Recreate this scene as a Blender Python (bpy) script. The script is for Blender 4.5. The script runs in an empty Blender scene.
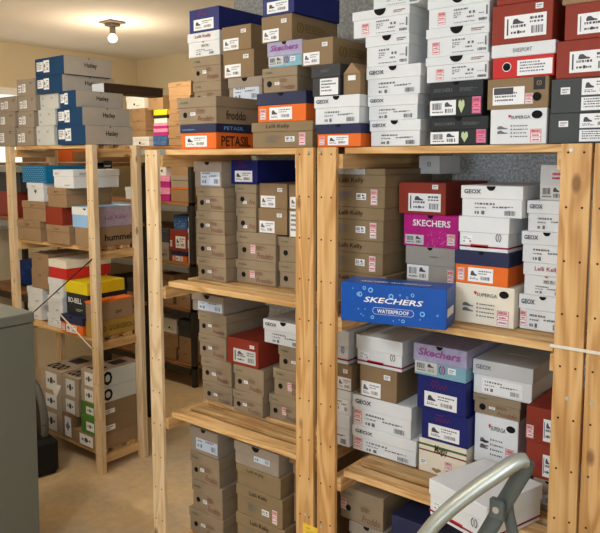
import bpy, bmesh, math, random
from mathutils import Vector, Matrix

SC = bpy.context.scene
COL = SC.collection
R = random.Random(7)


# ------------------------------------------------------------------ materials
def lin(c):
    return tuple((x / 12.92 if x <= 0.04045 else ((x + 0.055) / 1.055) ** 2.4) for x in [v / 255 for v in c])


MATS = {}


def mat(name, rgb, rough=0.75, metal=0.0, var=0.0, scale=14.0, bump=0.0):
    """plain procedural material: a base colour with a little cardboard mottling"""
    if name in MATS:
        return MATS[name]
    m = bpy.data.materials.new(name)
    m.use_nodes = True
    nt = m.node_tree
    b = nt.nodes['Principled BSDF']
    b.inputs['Roughness'].default_value = rough
    b.inputs['Metallic'].default_value = metal
    b.inputs['Specular IOR Level'].default_value = 0.3
    c = lin(rgb)
    if var:
        tc = nt.nodes.new('ShaderNodeTexCoord')
        n = nt.nodes.new('ShaderNodeTexNoise')
        n.inputs['Scale'].default_value = scale
        n.inputs['Detail'].default_value = 5
        r = nt.nodes.new('ShaderNodeValToRGB')
        r.color_ramp.elements[0].position = 0.3
        r.color_ramp.elements[1].position = 0.7
        r.color_ramp.elements[0].color = (*[x * (1 - var) for x in c], 1)
        r.color_ramp.elements[1].color = (*[min(1, x * (1 + var)) for x in c], 1)
        nt.links.new(tc.outputs['Object'], n.inputs['Vector'])
        nt.links.new(n.outputs['Fac'], r.inputs['Fac'])
        nt.links.new(r.outputs['Color'], b.inputs['Base Color'])
        if bump:
            bp = nt.nodes.new('ShaderNodeBump')
            bp.inputs['Strength'].default_value = bump
            bp.inputs['Distance'].default_value = 0.002
            nt.links.new(n.outputs['Fac'], bp.inputs['Height'])
            nt.links.new(bp.outputs['Normal'], b.inputs['Normal'])
    else:
        b.inputs['Base Color'].default_value = (*c, 1)
    MATS[name] = m
    return m


def wood_mat(name, axis, light, mid, dark):
    """pine: growth rings stretched along one axis, fine grain and a few knots"""
    m = bpy.data.materials.new(name)
    m.use_nodes = True
    nt = m.node_tree
    N, L = nt.nodes.new, nt.links.new
    b = nt.nodes['Principled BSDF']
    b.inputs['Roughness'].default_value = 0.55
    b.inputs['Specular IOR Level'].default_value = 0.35
    tc = N('ShaderNodeTexCoord')
    oi = N('ShaderNodeObjectInfo')
    off = N('ShaderNodeVectorMath'); off.operation = 'SCALE'; off.inputs['Scale'].default_value = 9.0
    cx = N('ShaderNodeCombineXYZ')
    for s in ('X', 'Y', 'Z'):
        L(oi.outputs['Random'], cx.inputs[s])
    L(cx.outputs[0], off.inputs[0])
    add = N('ShaderNodeVectorMath'); add.operation = 'ADD'
    L(tc.outputs['Object'], add.inputs[0]); L(off.outputs[0], add.inputs[1])

    def mapped(sl, sc):
        mp = N('ShaderNodeMapping')
        s = [sc, sc, sc]
        s['XYZ'.index(axis)] = sl
        mp.inputs['Scale'].default_value = s
        L(add.outputs[0], mp.inputs['Vector'])
        return mp
    n1 = N('ShaderNodeTexNoise'); n1.inputs['Scale'].default_value = 1; n1.inputs['Detail'].default_value = 2
    n1.inputs['Distortion'].default_value = 0.6
    L(mapped(1.6, 14).outputs[0], n1.inputs['Vector'])
    mul = N('ShaderNodeMath'); mul.operation = 'MULTIPLY'; mul.inputs[1].default_value = 34
    L(n1.outputs['Fac'], mul.inputs[0])
    sn = N('ShaderNodeMath'); sn.operation = 'SINE'; L(mul.outputs[0], sn.inputs[0])
    r1 = N('ShaderNodeMapRange'); r1.inputs['From Min'].default_value = -1
    L(sn.outputs[0], r1.inputs['Value'])
    n2 = N('ShaderNodeTexNoise'); n2.inputs['Scale'].default_value = 1; n2.inputs['Detail'].default_value = 4
    L(mapped(3, 160).outputs[0], n2.inputs['Vector'])
    mx = N('ShaderNodeMath'); mx.operation = 'MULTIPLY_ADD'; mx.inputs[1].default_value = 0.55
    L(n2.outputs['Fac'], mx.inputs[0])
    hf = N('ShaderNodeMath'); hf.operation = 'MULTIPLY'; hf.inputs[1].default_value = 0.45
    L(r1.outputs[0], hf.inputs[0]); L(hf.outputs[0], mx.inputs[2])
    rp = N('ShaderNodeValToRGB')
    e = rp.color_ramp.elements
    e[0].position, e[0].color = 0.15, (*lin(light), 1)
    e[1].position, e[1].color = 0.85, (*lin(dark), 1)
    k = e.new(0.5); k.color = (*lin(mid), 1)
    L(mx.outputs[0], rp.inputs['Fac'])
    # knots
    v = N('ShaderNodeTexVoronoi'); v.inputs['Scale'].default_value = 1
    L(mapped(4.2, 9).outputs[0], v.inputs['Vector'])
    kr = N('ShaderNodeMapRange'); kr.inputs['From Min'].default_value = 0.06; kr.inputs['From Max'].default_value = 0.12
    kr.inputs['To Min'].default_value = 0.75; kr.inputs['To Max'].default_value = 0
    L(v.outputs['Distance'], kr.inputs['Value'])
    ge = N('ShaderNodeNewGeometry')
    pl = N('ShaderNodeMapRange'); pl.inputs['To Min'].default_value = 0.72; pl.inputs['To Max'].default_value = 1.1
    L(ge.outputs['Random Per Island'], pl.inputs['Value'])
    hv = N('ShaderNodeHueSaturation'); L(rp.outputs['Color'], hv.inputs['Color'])
    if axis == 'X': L(pl.outputs[0], hv.inputs['Value'])
    mc = N('ShaderNodeMix'); mc.data_type = 'RGBA'
    L(kr.outputs[0], mc.inputs['Factor']); L(hv.outputs['Color'], mc.inputs['A'])
    mc.inputs['B'].default_value = (*lin((112, 70, 36)), 1)
    L(mc.outputs['Result'], b.inputs['Base Color'])
    MATS[name] = m
    return m


wood_mat('pine_upright', 'Z', (230, 188, 128), (216, 168, 106), (184, 132, 74))
wood_mat('pine_pale', 'Z', (236, 212, 174), (228, 200, 158), (208, 174, 128))
wood_mat('pine_shelf', 'X', (232, 194, 138), (218, 174, 114), (184, 134, 78))
wood_mat('pine_rail', 'Y', (230, 192, 136), (218, 174, 114), (190, 140, 84))
wood_mat('brown_board', 'X', (176, 128, 80), (152, 104, 62), (116, 76, 44))

mat('kraft', (160, 130, 97), 0.8, var=0.06)
mat('kraft_taupe', (152, 134, 108), 0.8, var=0.05)
mat('kraft_olive', (142, 122, 90), 0.8, var=0.05)
mat('kraft_gold', (176, 138, 62), 0.8, var=0.06)
mat('carton_brown', (144, 120, 88), 0.8, var=0.05)
mat('taupe', (160, 147, 130), 0.8, var=0.04)
mat('logo_card', (186, 168, 146), 0.75, var=0.04)
mat('taupe_grey', (160, 156, 148), 0.75, var=0.03)
mat('white_card', (228, 231, 231), 0.6, var=0.02)
mat('cream_card', (236, 228, 208), 0.65, var=0.02)
mat('pale_card', (206, 208, 202), 0.7, var=0.03)
mat('grey_card', (74, 78, 78), 0.7, var=0.04)
mat('mid_grey_card', (200, 203, 203), 0.7, var=0.03)
mat('black_card', (38, 42, 44), 0.55, var=0.05)
mat('dark_card', (66, 66, 66), 0.7, var=0.05)
mat('brick_card', (146, 54, 36), 0.6, var=0.04)
mat('red_card', (204, 44, 40), 0.55, var=0.03)
mat('navy_card', (26, 36, 108), 0.5, var=0.05)
mat('navy_lid', (38, 44, 78), 0.55, var=0.04)
mat('orange_card', (234, 112, 36), 0.6, var=0.03)
mat('blue_gloss', (12, 82, 172), 0.35, var=0.05)
mat('hatley_blue', (14, 62, 102), 0.5, var=0.04)
mat('pinstripe_taupe', (186, 176, 162), 0.75, var=0.04)
mat('purple_card', (166, 162, 192), 0.5, var=0.12, scale=60)
mat('teal_card', (130, 178, 196), 0.5, var=0.06, scale=30)
mat('magenta_card', (186, 24, 128), 0.5, var=0.12, scale=40)
mat('pink_card', (232, 150, 190), 0.5, var=0.1, scale=40)
mat('sky_card', (150, 196, 236), 0.55, var=0.04)
mat('lilac_card', (176, 158, 172), 0.6, var=0.12, scale=50)
mat('green_card', (88, 136, 56), 0.6, var=0.04)
mat('yellow_card', (240, 216, 32), 0.5, var=0.03)
mat('dot_blue', (14, 110, 156), 0.5, var=0.05)
mat('picture_blue', (44, 94, 156), 0.5, var=0.3, scale=50)
mat('paper', (244, 245, 244), 0.6)
mat('paper_blue', (206, 220, 236), 0.6)
mat('ink', (80, 80, 86), 0.7)
mat('ink_grey', (112, 112, 116), 0.7)
mat('ink_red', (206, 48, 54), 0.7)
mat('ink_rust', (122, 70, 50), 0.7)
mat('ink_dark_red', (150, 26, 60), 0.6)
mat('ink_green', (74, 110, 60), 0.7)
mat('ink_white', (240, 240, 240), 0.6)
mat('ink_brown', (70, 50, 34), 0.7)
mat('ink_gold', (120, 96, 26), 0.7)
mat('ink_lime', (196, 210, 160), 0.6)
mat('ink_sky', (130, 190, 240), 0.5)
mat('ink_purple', (150, 84, 150), 0.6)
mat('hole_black', (20, 18, 16), 0.9)
mat('peg_dark', (70, 44, 26), 0.9)
mat('steel', (206, 202, 190), 0.35, metal=0.4)
mat('cabinet_paint', (112, 114, 102), 0.5, var=0.02, scale=3)
mat('ladder_metal', (182, 188, 180), 0.4, metal=0.6, var=0.05, scale=8)
mat('ladder_steel', (112, 124, 128), 0.4, metal=0.6)
mat('rubber_black', (22, 23, 25), 0.6, var=0.1)
mat('rim_grey', (104, 104, 100), 0.5)
mat('strap_white', (236, 226, 206), 0.7)
mat('cable_black', (28, 24, 22), 0.6)
mat('tag_yellow', (244, 206, 66), 0.5)
mat('dark_metal', (58, 54, 50), 0.5, metal=0.3)
mat('grey_metal_edge', (150, 152, 150), 0.4, metal=0.5)
mat('lamp_holder', (120, 108, 94), 0.6)
mat('wall_yellow', (220, 204, 168), 0.9, var=0.02, scale=3, bump=0.1)
mat('ceiling_paint', (246, 243, 236), 0.9, var=0.015, scale=2)
mat('frame_white', (236, 236, 230), 0.5)
mat('cloth_blue', (28, 52, 104), 0.9, var=0.3, scale=40)
mat('cloth_rust', (150, 92, 76), 0.9, var=0.2, scale=20)


def emission(name, rgb, s):
    m = bpy.data.materials.new(name); m.use_nodes = True
    b = m.node_tree.nodes['Principled BSDF']
    b.inputs['Base Color'].default_value = (*lin(rgb), 1)
    b.inputs['Emission Color'].default_value = (*lin(rgb), 1)
    b.inputs['Emission Strength'].default_value = s
    MATS[name] = m


emission('bulb_glow', (255, 232, 180), 3)
emission('daylight', (222, 236, 230), 1.0)


def speckle(name, dark, light, sc):
    m = bpy.data.materials.new(name); m.use_nodes = True
    nt = m.node_tree; N, L = nt.nodes.new, nt.links.new
    b = nt.nodes['Principled BSDF']; b.inputs['Roughness'].default_value = 0.9
    tc = N('ShaderNodeTexCoord')
    n = N('ShaderNodeTexNoise'); n.inputs['Scale'].default_value = sc; n.inputs['Detail'].default_value = 3
    r = N('ShaderNodeValToRGB')
    e = r.color_ramp.elements
    e[0].position, e[0].color = 0.40, (*lin(dark), 1)
    e[1].position, e[1].color = 0.66, (*lin(light), 1)
    L(tc.outputs['Object'], n.inputs['Vector']); L(n.outputs['Fac'], r.inputs['Fac']); L(r.outputs['Color'], b.inputs['Base Color'])
    bp = N('ShaderNodeBump'); bp.inputs['Strength'].default_value = 0.5; bp.inputs['Distance'].default_value = 0.004
    L(n.outputs['Fac'], bp.inputs['Height']); L(bp.outputs['Normal'], b.inputs['Normal'])
    MATS[name] = m


speckle('wall_speckled_grey', (130, 132, 130), (160, 162, 160), 75)
speckle('foam_speckle', (186, 204, 218), (255, 255, 255), 120)


def floor_mat():
    """painted concrete: tan coat, worn through to grey in patches, fine scuffs"""
    m = bpy.data.materials.new('worn_concrete'); m.use_nodes = True
    nt = m.node_tree; N, L = nt.nodes.new, nt.links.new
    b = nt.nodes['Principled BSDF']; b.inputs['Roughness'].default_value = 0.6
    tc = N('ShaderNodeTexCoord')
    n = N('ShaderNodeTexNoise'); n.inputs['Scale'].default_value = 1.6; n.inputs['Detail'].default_value = 7; n.inputs['Roughness'].default_value = 0.65
    L(tc.outputs['Object'], n.inputs['Vector'])
    r = N('ShaderNodeValToRGB'); e = r.color_ramp.elements
    e[0].position, e[0].color = 0.34, (*lin((192, 176, 152)), 1)
    e[1].position, e[1].color = 0.60, (*lin((222, 190, 142)), 1)
    L(n.outputs['Fac'], r.inputs['Fac'])
    n2 = N('ShaderNodeTexNoise'); n2.inputs['Scale'].default_value = 22; n2.inputs['Detail'].default_value = 8; n2.inputs['Roughness'].default_value = 0.7
    L(tc.outputs['Object'], n2.inputs['Vector'])
    r2 = N('ShaderNodeValToRGB'); r2.color_ramp.elements[0].position = 0.35; r2.color_ramp.elements[1].position = 0.6
    r2.color_ramp.elements[0].color = (0.8, 0.78, 0.76, 1)
    L(n2.outputs['Fac'], r2.inputs['Fac'])
    mx = N('ShaderNodeMix'); mx.data_type = 'RGBA'; mx.blend_type = 'MULTIPLY'; mx.inputs['Factor'].default_value = 0.7
    L(r.outputs['Color'], mx.inputs['A']); L(r2.outputs['Color'], mx.inputs['B'])
    L(mx.outputs['Result'], b.inputs['Base Color'])
    MATS['worn_concrete'] = m


floor_mat()


# ------------------------------------------------------------------ mesh helpers
def link(o, parent=None):
    COL.objects.link(o)
    if parent is not None:
        o.parent = parent
    return o


class MB:
    """collects boxes, discs, tubes and quads; build() links them as ONE mesh object"""
    def __init__(s):
        s.bm = bmesh.new()

    def box(s, x0, x1, y0, y1, z0, z1, bev=0.0):
        t = bmesh.new()
        vs = [t.verts.new(p) for p in ((x0, y0, z0), (x1, y0, z0), (x1, y1, z0), (x0, y1, z0), (x0, y0, z1), (x1, y0, z1), (x1, y1, z1), (x0, y1, z1))]
        for f in ((3, 2, 1, 0), (4, 5, 6, 7), (0, 1, 5, 4), (1, 2, 6, 5), (2, 3, 7, 6), (3, 0, 4, 7)):
            t.faces.new([vs[i] for i in f])
        if bev:
            bmesh.ops.bevel(t, geom=t.edges[:], offset=bev, segments=1, affect='EDGES')
        me = bpy.data.meshes.new('tmp'); t.to_mesh(me); t.free()
        s.bm.from_mesh(me); bpy.data.meshes.remove(me)
        return s

    def poly(s, pts):
        s.bm.faces.new([s.bm.verts.new(p) for p in pts])
        return s

    def prism(s, pts, d):
        """closed outline pts (3d) extruded by vector d"""
        d = Vector(d)
        a = [s.bm.verts.new(p) for p in pts]; b = [s.bm.verts.new(Vector(p) + d) for p in pts]
        n = len(pts)
        s.bm.faces.new(a[::-1]); s.bm.faces.new(b)
        for i in range(n):
            s.bm.faces.new((a[i], a[(i + 1) % n], b[(i + 1) % n], b[i]))
        return s

    def tube(s, pts, r, n=8, flat=None, ends=True):
        """swept tube; flat=(vector, k) squeezes the section along a vector"""
        pts = [Vector(p) for p in pts]
        rings = []
        up = Vector((0, 0, 1))
        for i, p in enumerate(pts):
            t = (pts[min(i + 1, len(pts) - 1)] - pts[max(i - 1, 0)]).normalized()
            ref = Vector(flat[0]).normalized() if flat else (up if abs(t.z) < 0.95 else Vector((1, 0, 0)))
            u = t.cross(ref).normalized(); v = u.cross(t).normalized()
            k = flat[1] if flat else 1
            rings.append([s.bm.verts.new(p + u * r * math.cos(a) + v * r * k * math.sin(a)) for a in [2 * math.pi * j / n for j in range(n)]])
        for a, b in zip(rings, rings[1:]):
            for j in range(n):
                f = s.bm.faces.new((a[j], a[(j + 1) % n], b[(j + 1) % n], b[j])); f.smooth = True
        if ends:
            s.bm.faces.new(rings[0][::-1]); s.bm.faces.new(rings[-1])
        return s

    def disc(s, c, r, d, axis='Y', n=20, a0=0, a1=2 * math.pi, sy=1.0):
        pts = []
        m = n if a1 - a0 > 6.2 else n + 1
        for j in range(m):
            a = a0 + (a1 - a0) * j / n
            u, v = r * math.cos(a), r * sy * math.sin(a)
            pts.append({'Y': (c[0] + u, c[1], c[2] + v), 'Z': (c[0] + u, c[1] + v, c[2]), 'X': (c[0], c[1] + u, c[2] + v)}[axis])
        dv = {'Y': (0, d, 0), 'Z': (0, 0, d), 'X': (d, 0, 0)}[axis]
        return s.prism(pts, dv)

    def mesh(s, name):
        bmesh.ops.recalc_face_normals(s.bm, faces=s.bm.faces)
        me = bpy.data.meshes.new(name); s.bm.to_mesh(me); s.bm.free()
        return me

    def build(s, name, m, parent=None, loc=(0, 0, 0)):
        me = s.mesh(name)
        me.materials.append(MATS[m])
        o = bpy.data.objects.new(name, me); o.location = loc
        return link(o, parent)


def tag(o, label, cat, group=None, kind=None):
    o['label'] = label; o['category'] = cat
    if group: o['group'] = group
    if kind: o['kind'] = kind
    return o


def empty(name, loc, rz=0.0):
    o = bpy.data.objects.new(name, None); o.location = loc; o.rotation_euler = (0, 0, rz); o.empty_display_size = 0.05
    return link(o)


def struct(o):
    o['kind'] = 'structure'
    return o


# ------------------------------------------------------------------ lettering and label prints
TEXTS = {}


def text_mesh(s, m, bold=0.0, shear=0.0):
    k = (s, m, bold, shear)
    if k not in TEXTS:
        cu = bpy.data.curves.new('lettering', 'FONT')
        cu.body = s; cu.size = 1; cu.align_x = 'CENTER'; cu.align_y = 'CENTER'; cu.offset = bold; cu.shear = shear
        cu.resolution_u = 2
        o = bpy.data.objects.new('lettering', cu); COL.objects.link(o)
        dg = bpy.context.evaluated_depsgraph_get()
        me = bpy.data.meshes.new_from_object(o.evaluated_get(dg))
        bpy.data.objects.remove(o); bpy.data.curves.remove(cu)
        xs = [v.co.x for v in me.vertices]; ys = [v.co.y for v in me.vertices]
        w, h = max(xs) - min(xs), max(ys) - min(ys)
        cx, cy = (max(xs) + min(xs)) / 2, (max(ys) + min(ys)) / 2
        for v in me.vertices:
            v.co.x = (v.co.x - cx) / w; v.co.y = (v.co.y - cy) / h; v.co.z = 0
        me.materials.clear(); me.materials.append(MATS[m]); me.name = 'lettering'
        TEXTS[k] = me
    return TEXTS[k]


PRINTS = {}


def print_mesh(kind, seed, m):
    """the ink on a size label in unit coordinates: rows of small type, a bar code, a shoe outline"""
    k = (kind, seed, m)
    if k in PRINTS: return PRINTS[k]
    r = random.Random(seed * 17 + len(kind)); b = bmesh.new()

    def q(x0, y0, x1, y1):
        b.faces.new([b.verts.new((x, y, 0)) for x, y in ((x0, y0), (x1, y0), (x1, y1), (x0, y1))])

    def line(x0, x1, y, h):
        x = x0
        while x < x1 - .02:
            w = r.uniform(.02, .07); q(x, y, min(x + w, x1), y + h); x += w + r.uniform(.012, .03)

    def bars(x0, x1, y0, y1, n=14):
        st = (x1 - x0) / n
        for i in range(n):
            q(x0 + i * st, y0, x0 + i * st + st * r.choice((.35, .55, .75)), y1)

    def shoe(x, y, w, h):
        pts = [(0, 0), (1, 0), (1, .28), (.72, .42), (.5, .78), (.42, 1), (.12, .95), (.02, .55)]
        b.faces.new([b.verts.new((x + px * w, y + py * h, 0)) for px, py in pts])
    if kind == 'shoe':
        shoe(.08, .42, .26, .38); line(.42, .95, .76, .09); line(.42, .8, .58, .07); bars(.52, .9, .14, .4); line(.06, .4, .14, .07); line(.06, .3, .26, .05)
    elif kind == 'bar':
        bars(.06, .46, .36, .86); line(.06, .5, .14, .1); shoe(.58, .56, .3, .34); bars(.6, .94, .12, .42, 5)
    elif kind == 'geox':
        line(.05, .5, .74, .12); line(.45, .8, .55, .09); line(.05, .3, .5, .08); q(.2, .1, .27, .34); bars(.72, .96, .08, .4, 10); line(.05, .16, .12, .18); line(.6, .9, .6, .06)
    elif kind == 'block':
        line(.02, .42, .88, .1); line(.02, .25, .7, .06); line(.02, .22, .58, .05); line(.02, .12, .44, .07); q(.46, .6, .52, .76); q(.57, .6, .63, .76); line(.4, .62, .36, .1); line(.02, .66, .1, .05); bars(.74, .98, .08, .26, 10); line(.74, .9, .52, .05); q(.94, .4, .98, .98)
    elif kind == 'text':
        for y in (.82, .62, .42, .2): line(.05, r.uniform(.6, .95), y, .1)
    elif kind == 'tiny':
        line(.12, .9, .56, .22); line(.12, .7, .2, .18)
    elif kind == 'sale':
        for y0, y1 in ((.74, .94),): line(.1, .9, y0, y1 - y0)
        t = .05
        q(0, 0, 1, t * .6); q(0, 1 - t * .6, 1, 1); q(0, 0, t, 1); q(1 - t, 0, 1, 1); q(0, .36, 1, .4); q(0, .66, 1, .7); line(.15, .85, .12, .12); line(.15, .8, .46, .12)
    elif kind == 'start':
        bars(.03, .1, .1, .9, 1); line(.14, .55, .45, .12); shoe(.18, .62, .28, .26); line(.62, .97, .78, .12); line(.62, .97, .62, .08); bars(.66, .97, .1, .46, 11); line(.14, .5, .16, .1); q(.3, .14, .36, .3)
    elif kind == 'script':
        x = .02
        pts = []
        for i in range(40):
            a = i * .75
            pts.append((i / 40 * .96 + .02, .36 + .2 * math.sin(a) * (1 if i % 5 else 1.9)))
        for (x0, y0), (x1, y1) in zip(pts, pts[1:]):
            b.faces.new([b.verts.new((px, py, 0)) for px, py in ((x0, y0 - .04), (x1, y1 - .04), (x1, y1 + .06), (x0, y0 + .06))])
        line(.1, .5, .86, .1)
    elif kind == 'specks':
        for i in range(60):
            x, y = r.random(), r.random(); s_ = r.uniform(.008, .03)
            q(x, y, min(1, x + s_), min(1, y + s_ * 1.5))
    elif kind == 'dots':
        for j in range(8):
            for i in range(12):
                x, y = (i + .5 * (j % 2)) / 12 + .02, j / 8 + .03
                if x < .96: q(x, y, x + .03, y + .045)
    elif kind == 'bubbles':
        for i in range(20):
            x = r.uniform(.05, .95); y = r.choice((r.uniform(.08, .34), r.uniform(.72, .92))); rad = r.choice((.02, .03, .07, .05))
            n = 14
            for j in range(n):
                a0, a1 = 2 * math.pi * j / n, 2 * math.pi * (j + 1) / n
                b.faces.new([b.verts.new((x + rr * math.cos(a) * .35, y + rr * math.sin(a), 0)) for rr, a in ((rad, a0), (rad, a1), (rad * .55, a1), (rad * .55, a0))])
    elif kind == 'outline':
        def outl(x0, y0, x1, y1, t=.02):
            q(x0, y0, x1, y0 + t); q(x0, y1 - t, x1, y1); q(x0, y0, x0 + t, y1); q(x1 - t, y0, x1, y1)
        for y in (.56, .3): shoe(.03, y + .03, .3, .18)
        for y in (.72, .52, .32, .12): q(.42, y, .46, y + .09); line(.5, .9, y + .01, .06)
    elif kind == 'emblem':
        n = 24
        for j in range(n):
            a0, a1 = 2 * math.pi * j / n, 2 * math.pi * (j + 1) / n
            if j in (5, 6, 17, 18): continue
            b.faces.new([b.verts.new((.5 + rr * math.cos(a), .5 + rr * math.sin(a), 0)) for rr, a in ((.5, a0), (.5, a1), (.36, a1), (.36, a0))])
        q(.44, .2, .56, .8)
    elif kind == 'roundel':
        n = 16
        b.faces.new([b.verts.new((.5 + .15 * math.cos(2 * math.pi * j / n), .52 + .24 * math.sin(2 * math.pi * j / n), 0)) for j in range(n)])
        q(.15, .4, .28, .62); q(.7, .46, .85, .6)
    elif kind == 'heart':
        b.faces.new([b.verts.new((x, y, 0)) for x, y in ((.5, 0), (.95, .55), (.9, .9), (.65, 1), (.5, .8), (.35, 1), (.1, .9), (.05, .55))])
    me = bpy.data.meshes.new('print'); b.to_mesh(me); b.free(); me.materials.append(MATS[m])
    PRINTS[k] = me
    return me


class Box:
    """a shoe box: body with an optional lid, plus stickers, holes and lettering fixed to its faces"""
    def __init__(s, x0, x1, yf, d, z0, z1, body, lid=None, lidfrac=0.38, rz=0.0, bev=0.0015):
        s.w, s.d, s.h = x1 - x0, d, z1 - z0
        s.root = empty('shoe_box', ((x0 + x1) / 2, yf + d / 2, z0), rz)
        w, h = s.w / 2, s.h
        g = 0.003 if lid else 0.0008
        s.g = g; s.lf = 0
        if lid:
            lh = h * lidfrac; s.lf = 1 - lidfrac
            s.body = MB().box(-w + g, w - g, -d / 2 + g, d / 2 - g, 0.0004, h - 0.003, bev).build('body', body, s.root)
            s.lid = MB().box(-w, w, -d / 2, d / 2, h - lh, h, bev).build('lid', lid, s.root)
        else:
            s.body = MB().box(-w + g, w - g, -d / 2 + g, d / 2 - g, 0.0004, h, bev).build('body', body, s.root)
            s.lid = None
        s.seed = R.randrange(5)

    def place(s, o, u, v, face, eps=0.0006):
        off = (0 if (not s.lid or v > s.lf) else s.g) if s.lid else s.g
        if face == 'front':
            o.location = (-s.w / 2 + u * s.w, -s.d / 2 + off - eps, v * s.h); o.rotation_euler = (math.pi / 2, 0, 0)
        elif face == 'side':
            o.location = (s.w / 2 - off + eps, -s.d / 2 + u * s.d, v * s.h); o.rotation_euler = (math.pi / 2, 0, math.pi / 2)
        else:
            o.location = (-s.w / 2 + u * s.w, -s.d / 2 + v * s.d, s.h + eps); o.rotation_euler = (0, 0, 0)
        return o

    def dims(s, face):
        return {'front': (s.w, s.h), 'side': (s.d, s.h), 'top': (s.w, s.d)}[face]

    def text(s, t, u, v, tw, th, m='ink', face='front', bold=0.0, shear=0.0, name='brand_lettering'):
        o = bpy.data.objects.new(name, text_mesh(t, m, bold, shear))
        W, H = s.dims(face)
        o.scale = (tw * W, th * H, 1)
        return s.place(link(o, s.root), u, v, face, 0.0016)

    def ink(s, kind, u, v, pw, ph, m='ink', face='front', name='printed_text', parent=None, seed=None):
        o = bpy.data.objects.new(name, print_mesh(kind, s.seed if seed is None else seed, m))
        W, H = s.dims(face)
        o.scale = (pw * W, ph * H, 1)
        link(o, s.root)
        s.place(o, u, v, face, 0.0014)
        return o

    def sticker(s, u, v, pw, ph, kind='shoe', paper='paper', inkm='ink', face='front', name='size_label', rot=0.0):
        W, H = s.dims(face)
        a, b = pw * W, ph * H
        o = MB().box(0, a, 0, b, -0.0002, 0.0004).build(name, paper, s.root)
        s.place(o, u, v, face)
        p = bpy.data.objects.new('label_print', print_mesh(kind, s.seed, inkm)); p.scale = (a * .94, b * .92, 1); p.location = (a * .03, b * .04, 0.0007)
        link(p, o)
        if rot: o.rotation_euler.rotate_axis('Z', rot)
        return o

    def notch(s, u=0.5, r=0.05, m='hole_black'):
        rr = min(r * 1.0, s.h * .16 / max(r, 1e-6) * r)
        R_ = r * s.w
        o = MB().disc((0, 0, 0), R_, -0.0018, 'Y', 14, math.pi, 2 * math.pi, sy=min(1.0, s.h * .24 / R_)).build('thumb_notch', m, s.root)
        o.location = (-s.w / 2 + u * s.w, -s.d / 2, s.h - 0.0012)
        return o

    def hole(s, u, v, r, sy=1.0):
        off = s.g if (s.lid and v < s.lf) or not s.lid else 0
        o = MB().disc((0, 0, 0), r, -0.0018, 'Y', 18, sy=sy).build('finger_hole', 'hole_black', s.root)
        o.location = (-s.w / 2 + u * s.w, -s.d / 2 + off, v * s.h)
        return o

    def strip(s, u0, v0, u1, v1, m, name, face='front', d=0.0005):
        W, H = s.dims(face)
        o = MB().box(0, (u1 - u0) * W, 0, (v1 - v0) * H, -0.0002, d).build(name, m, s.root)
        return s.place(o, u0, v0, face)


# per style: (description for labels, category group, maker)
def st_hole(b, o):
    s = o.get('price', 0)
    b.text('froddo', .2, .82, .2, .09, 'ink_green', bold=.01)
    b.hole(.2, .36, .0095)
    if s: b.sticker(s, .26, .12, .3, 'sale', inkm='ink_red', name='price_sticker')
    elif o.get('sale'): b.sticker(.02, .28, .14, .34, 'sale', inkm='ink_red', name='price_sticker')
    else: b.sticker(.33 + .04 * b.seed / 5, .3 + .03 * (b.seed % 3), .13, .12, 'tiny', inkm='ink_grey', name='price_sticker')
    b.ink('text', .48, .36, .3, .2, 'ink_rust')
    b.text('Froddo', .72, .2, .4, .2, 'ink_rust', shear=.3)
    if o.get('sidetext'):
        b.text('froddo', .34, .33, .34, .34, 'ink_brown', 'side', .01)


def st_holecut(b, o):
    b.hole(.34, .36, .0095); b.text('froddo', .3, .82, .3, .09, 'ink_green', bold=.01)
    b.sticker(.36, .16, .18, .13, 'tiny', inkm='ink_grey', name='price_sticker'); b.text('Fro', .8, .25, .28, .2, 'ink_rust', shear=.3)


def st_lk(b, o):
    b.text('Lelli Kelly', o.get('lx', .2) + .25, .82, .38, .18, 'hole_black')
    if o.get('thin'): return
    b.ink('text', .24, .16, .3, .34, 'ink_grey'); b.sticker(.56, .24, .15, .2, 'bar', name='size_label')
    if o.get('sale', 1): b.sticker(.78, .1, .1, .46, 'sale', inkm='ink_red', name='price_sticker')


def st_lklabel(b, o):
    b.strip(.1, .05, .7, .98, 'mid_grey_card', 'size_label'); b.ink('specks', .1, .05, .6, .9, 'ink_grey')


def st_lkwhite(b, o):
    b.text('Lelli Kelly', .5, .82, .5, .17, 'ink_dark_red', bold=.01)
    b.ink('heart', .42, .56, .14, .14, 'ink_red', name='logo_mark'); b.sticker(.42, .38, .26, .13, 'bar', 'pale_card')
    b.ink('geox', .24, .05, .6, .3, 'ink_grey')


def st_petasil(b, o):
    b.sticker(.14, .1, .6, .44, 'shoe'); b.ink('text', .06, .74, .45, .08, 'ink_sky')
    b.text('PETASIL', .34, .32, .5, .42, 'ink_brown', 'side', .02); b.text('PETASIL', .3, .83, .34, .14, 'ink_sky', 'side')


def st_petasilplain(b, o):
    b.sticker(.26, .08, .46, .42, 'shoe')
    b.sticker(.06, .1, .13, .36, 'sale', inkm='ink_red', name='price_sticker')
    b.notch(.5, .05)


def st_geox(b, o):
    b.text('GEOX', .2 if not o.get('sx') else .3, .81, .28, .14, 'ink', bold=.03)
    b.ink('geox', .2, .04, .72, .48, 'ink_grey', name='size_label')
    if o.get('sale'): b.sticker(.03, .08, .14, .46, 'sale', inkm='ink_red', name='price_sticker')
    if not o.get('nonotch'): b.notch(.5, .07)


def st_geoxgrey(b, o):
    b.text('GEOX', .19, .8, .26, .13, 'ink_grey', bold=.02); b.sticker(.16, .06, .68, .42, 'geox', inkm='ink_grey')
    b.strip(.36, .42, .72, .56, 'pale_card', 'hand_slot', 'top')


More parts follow.
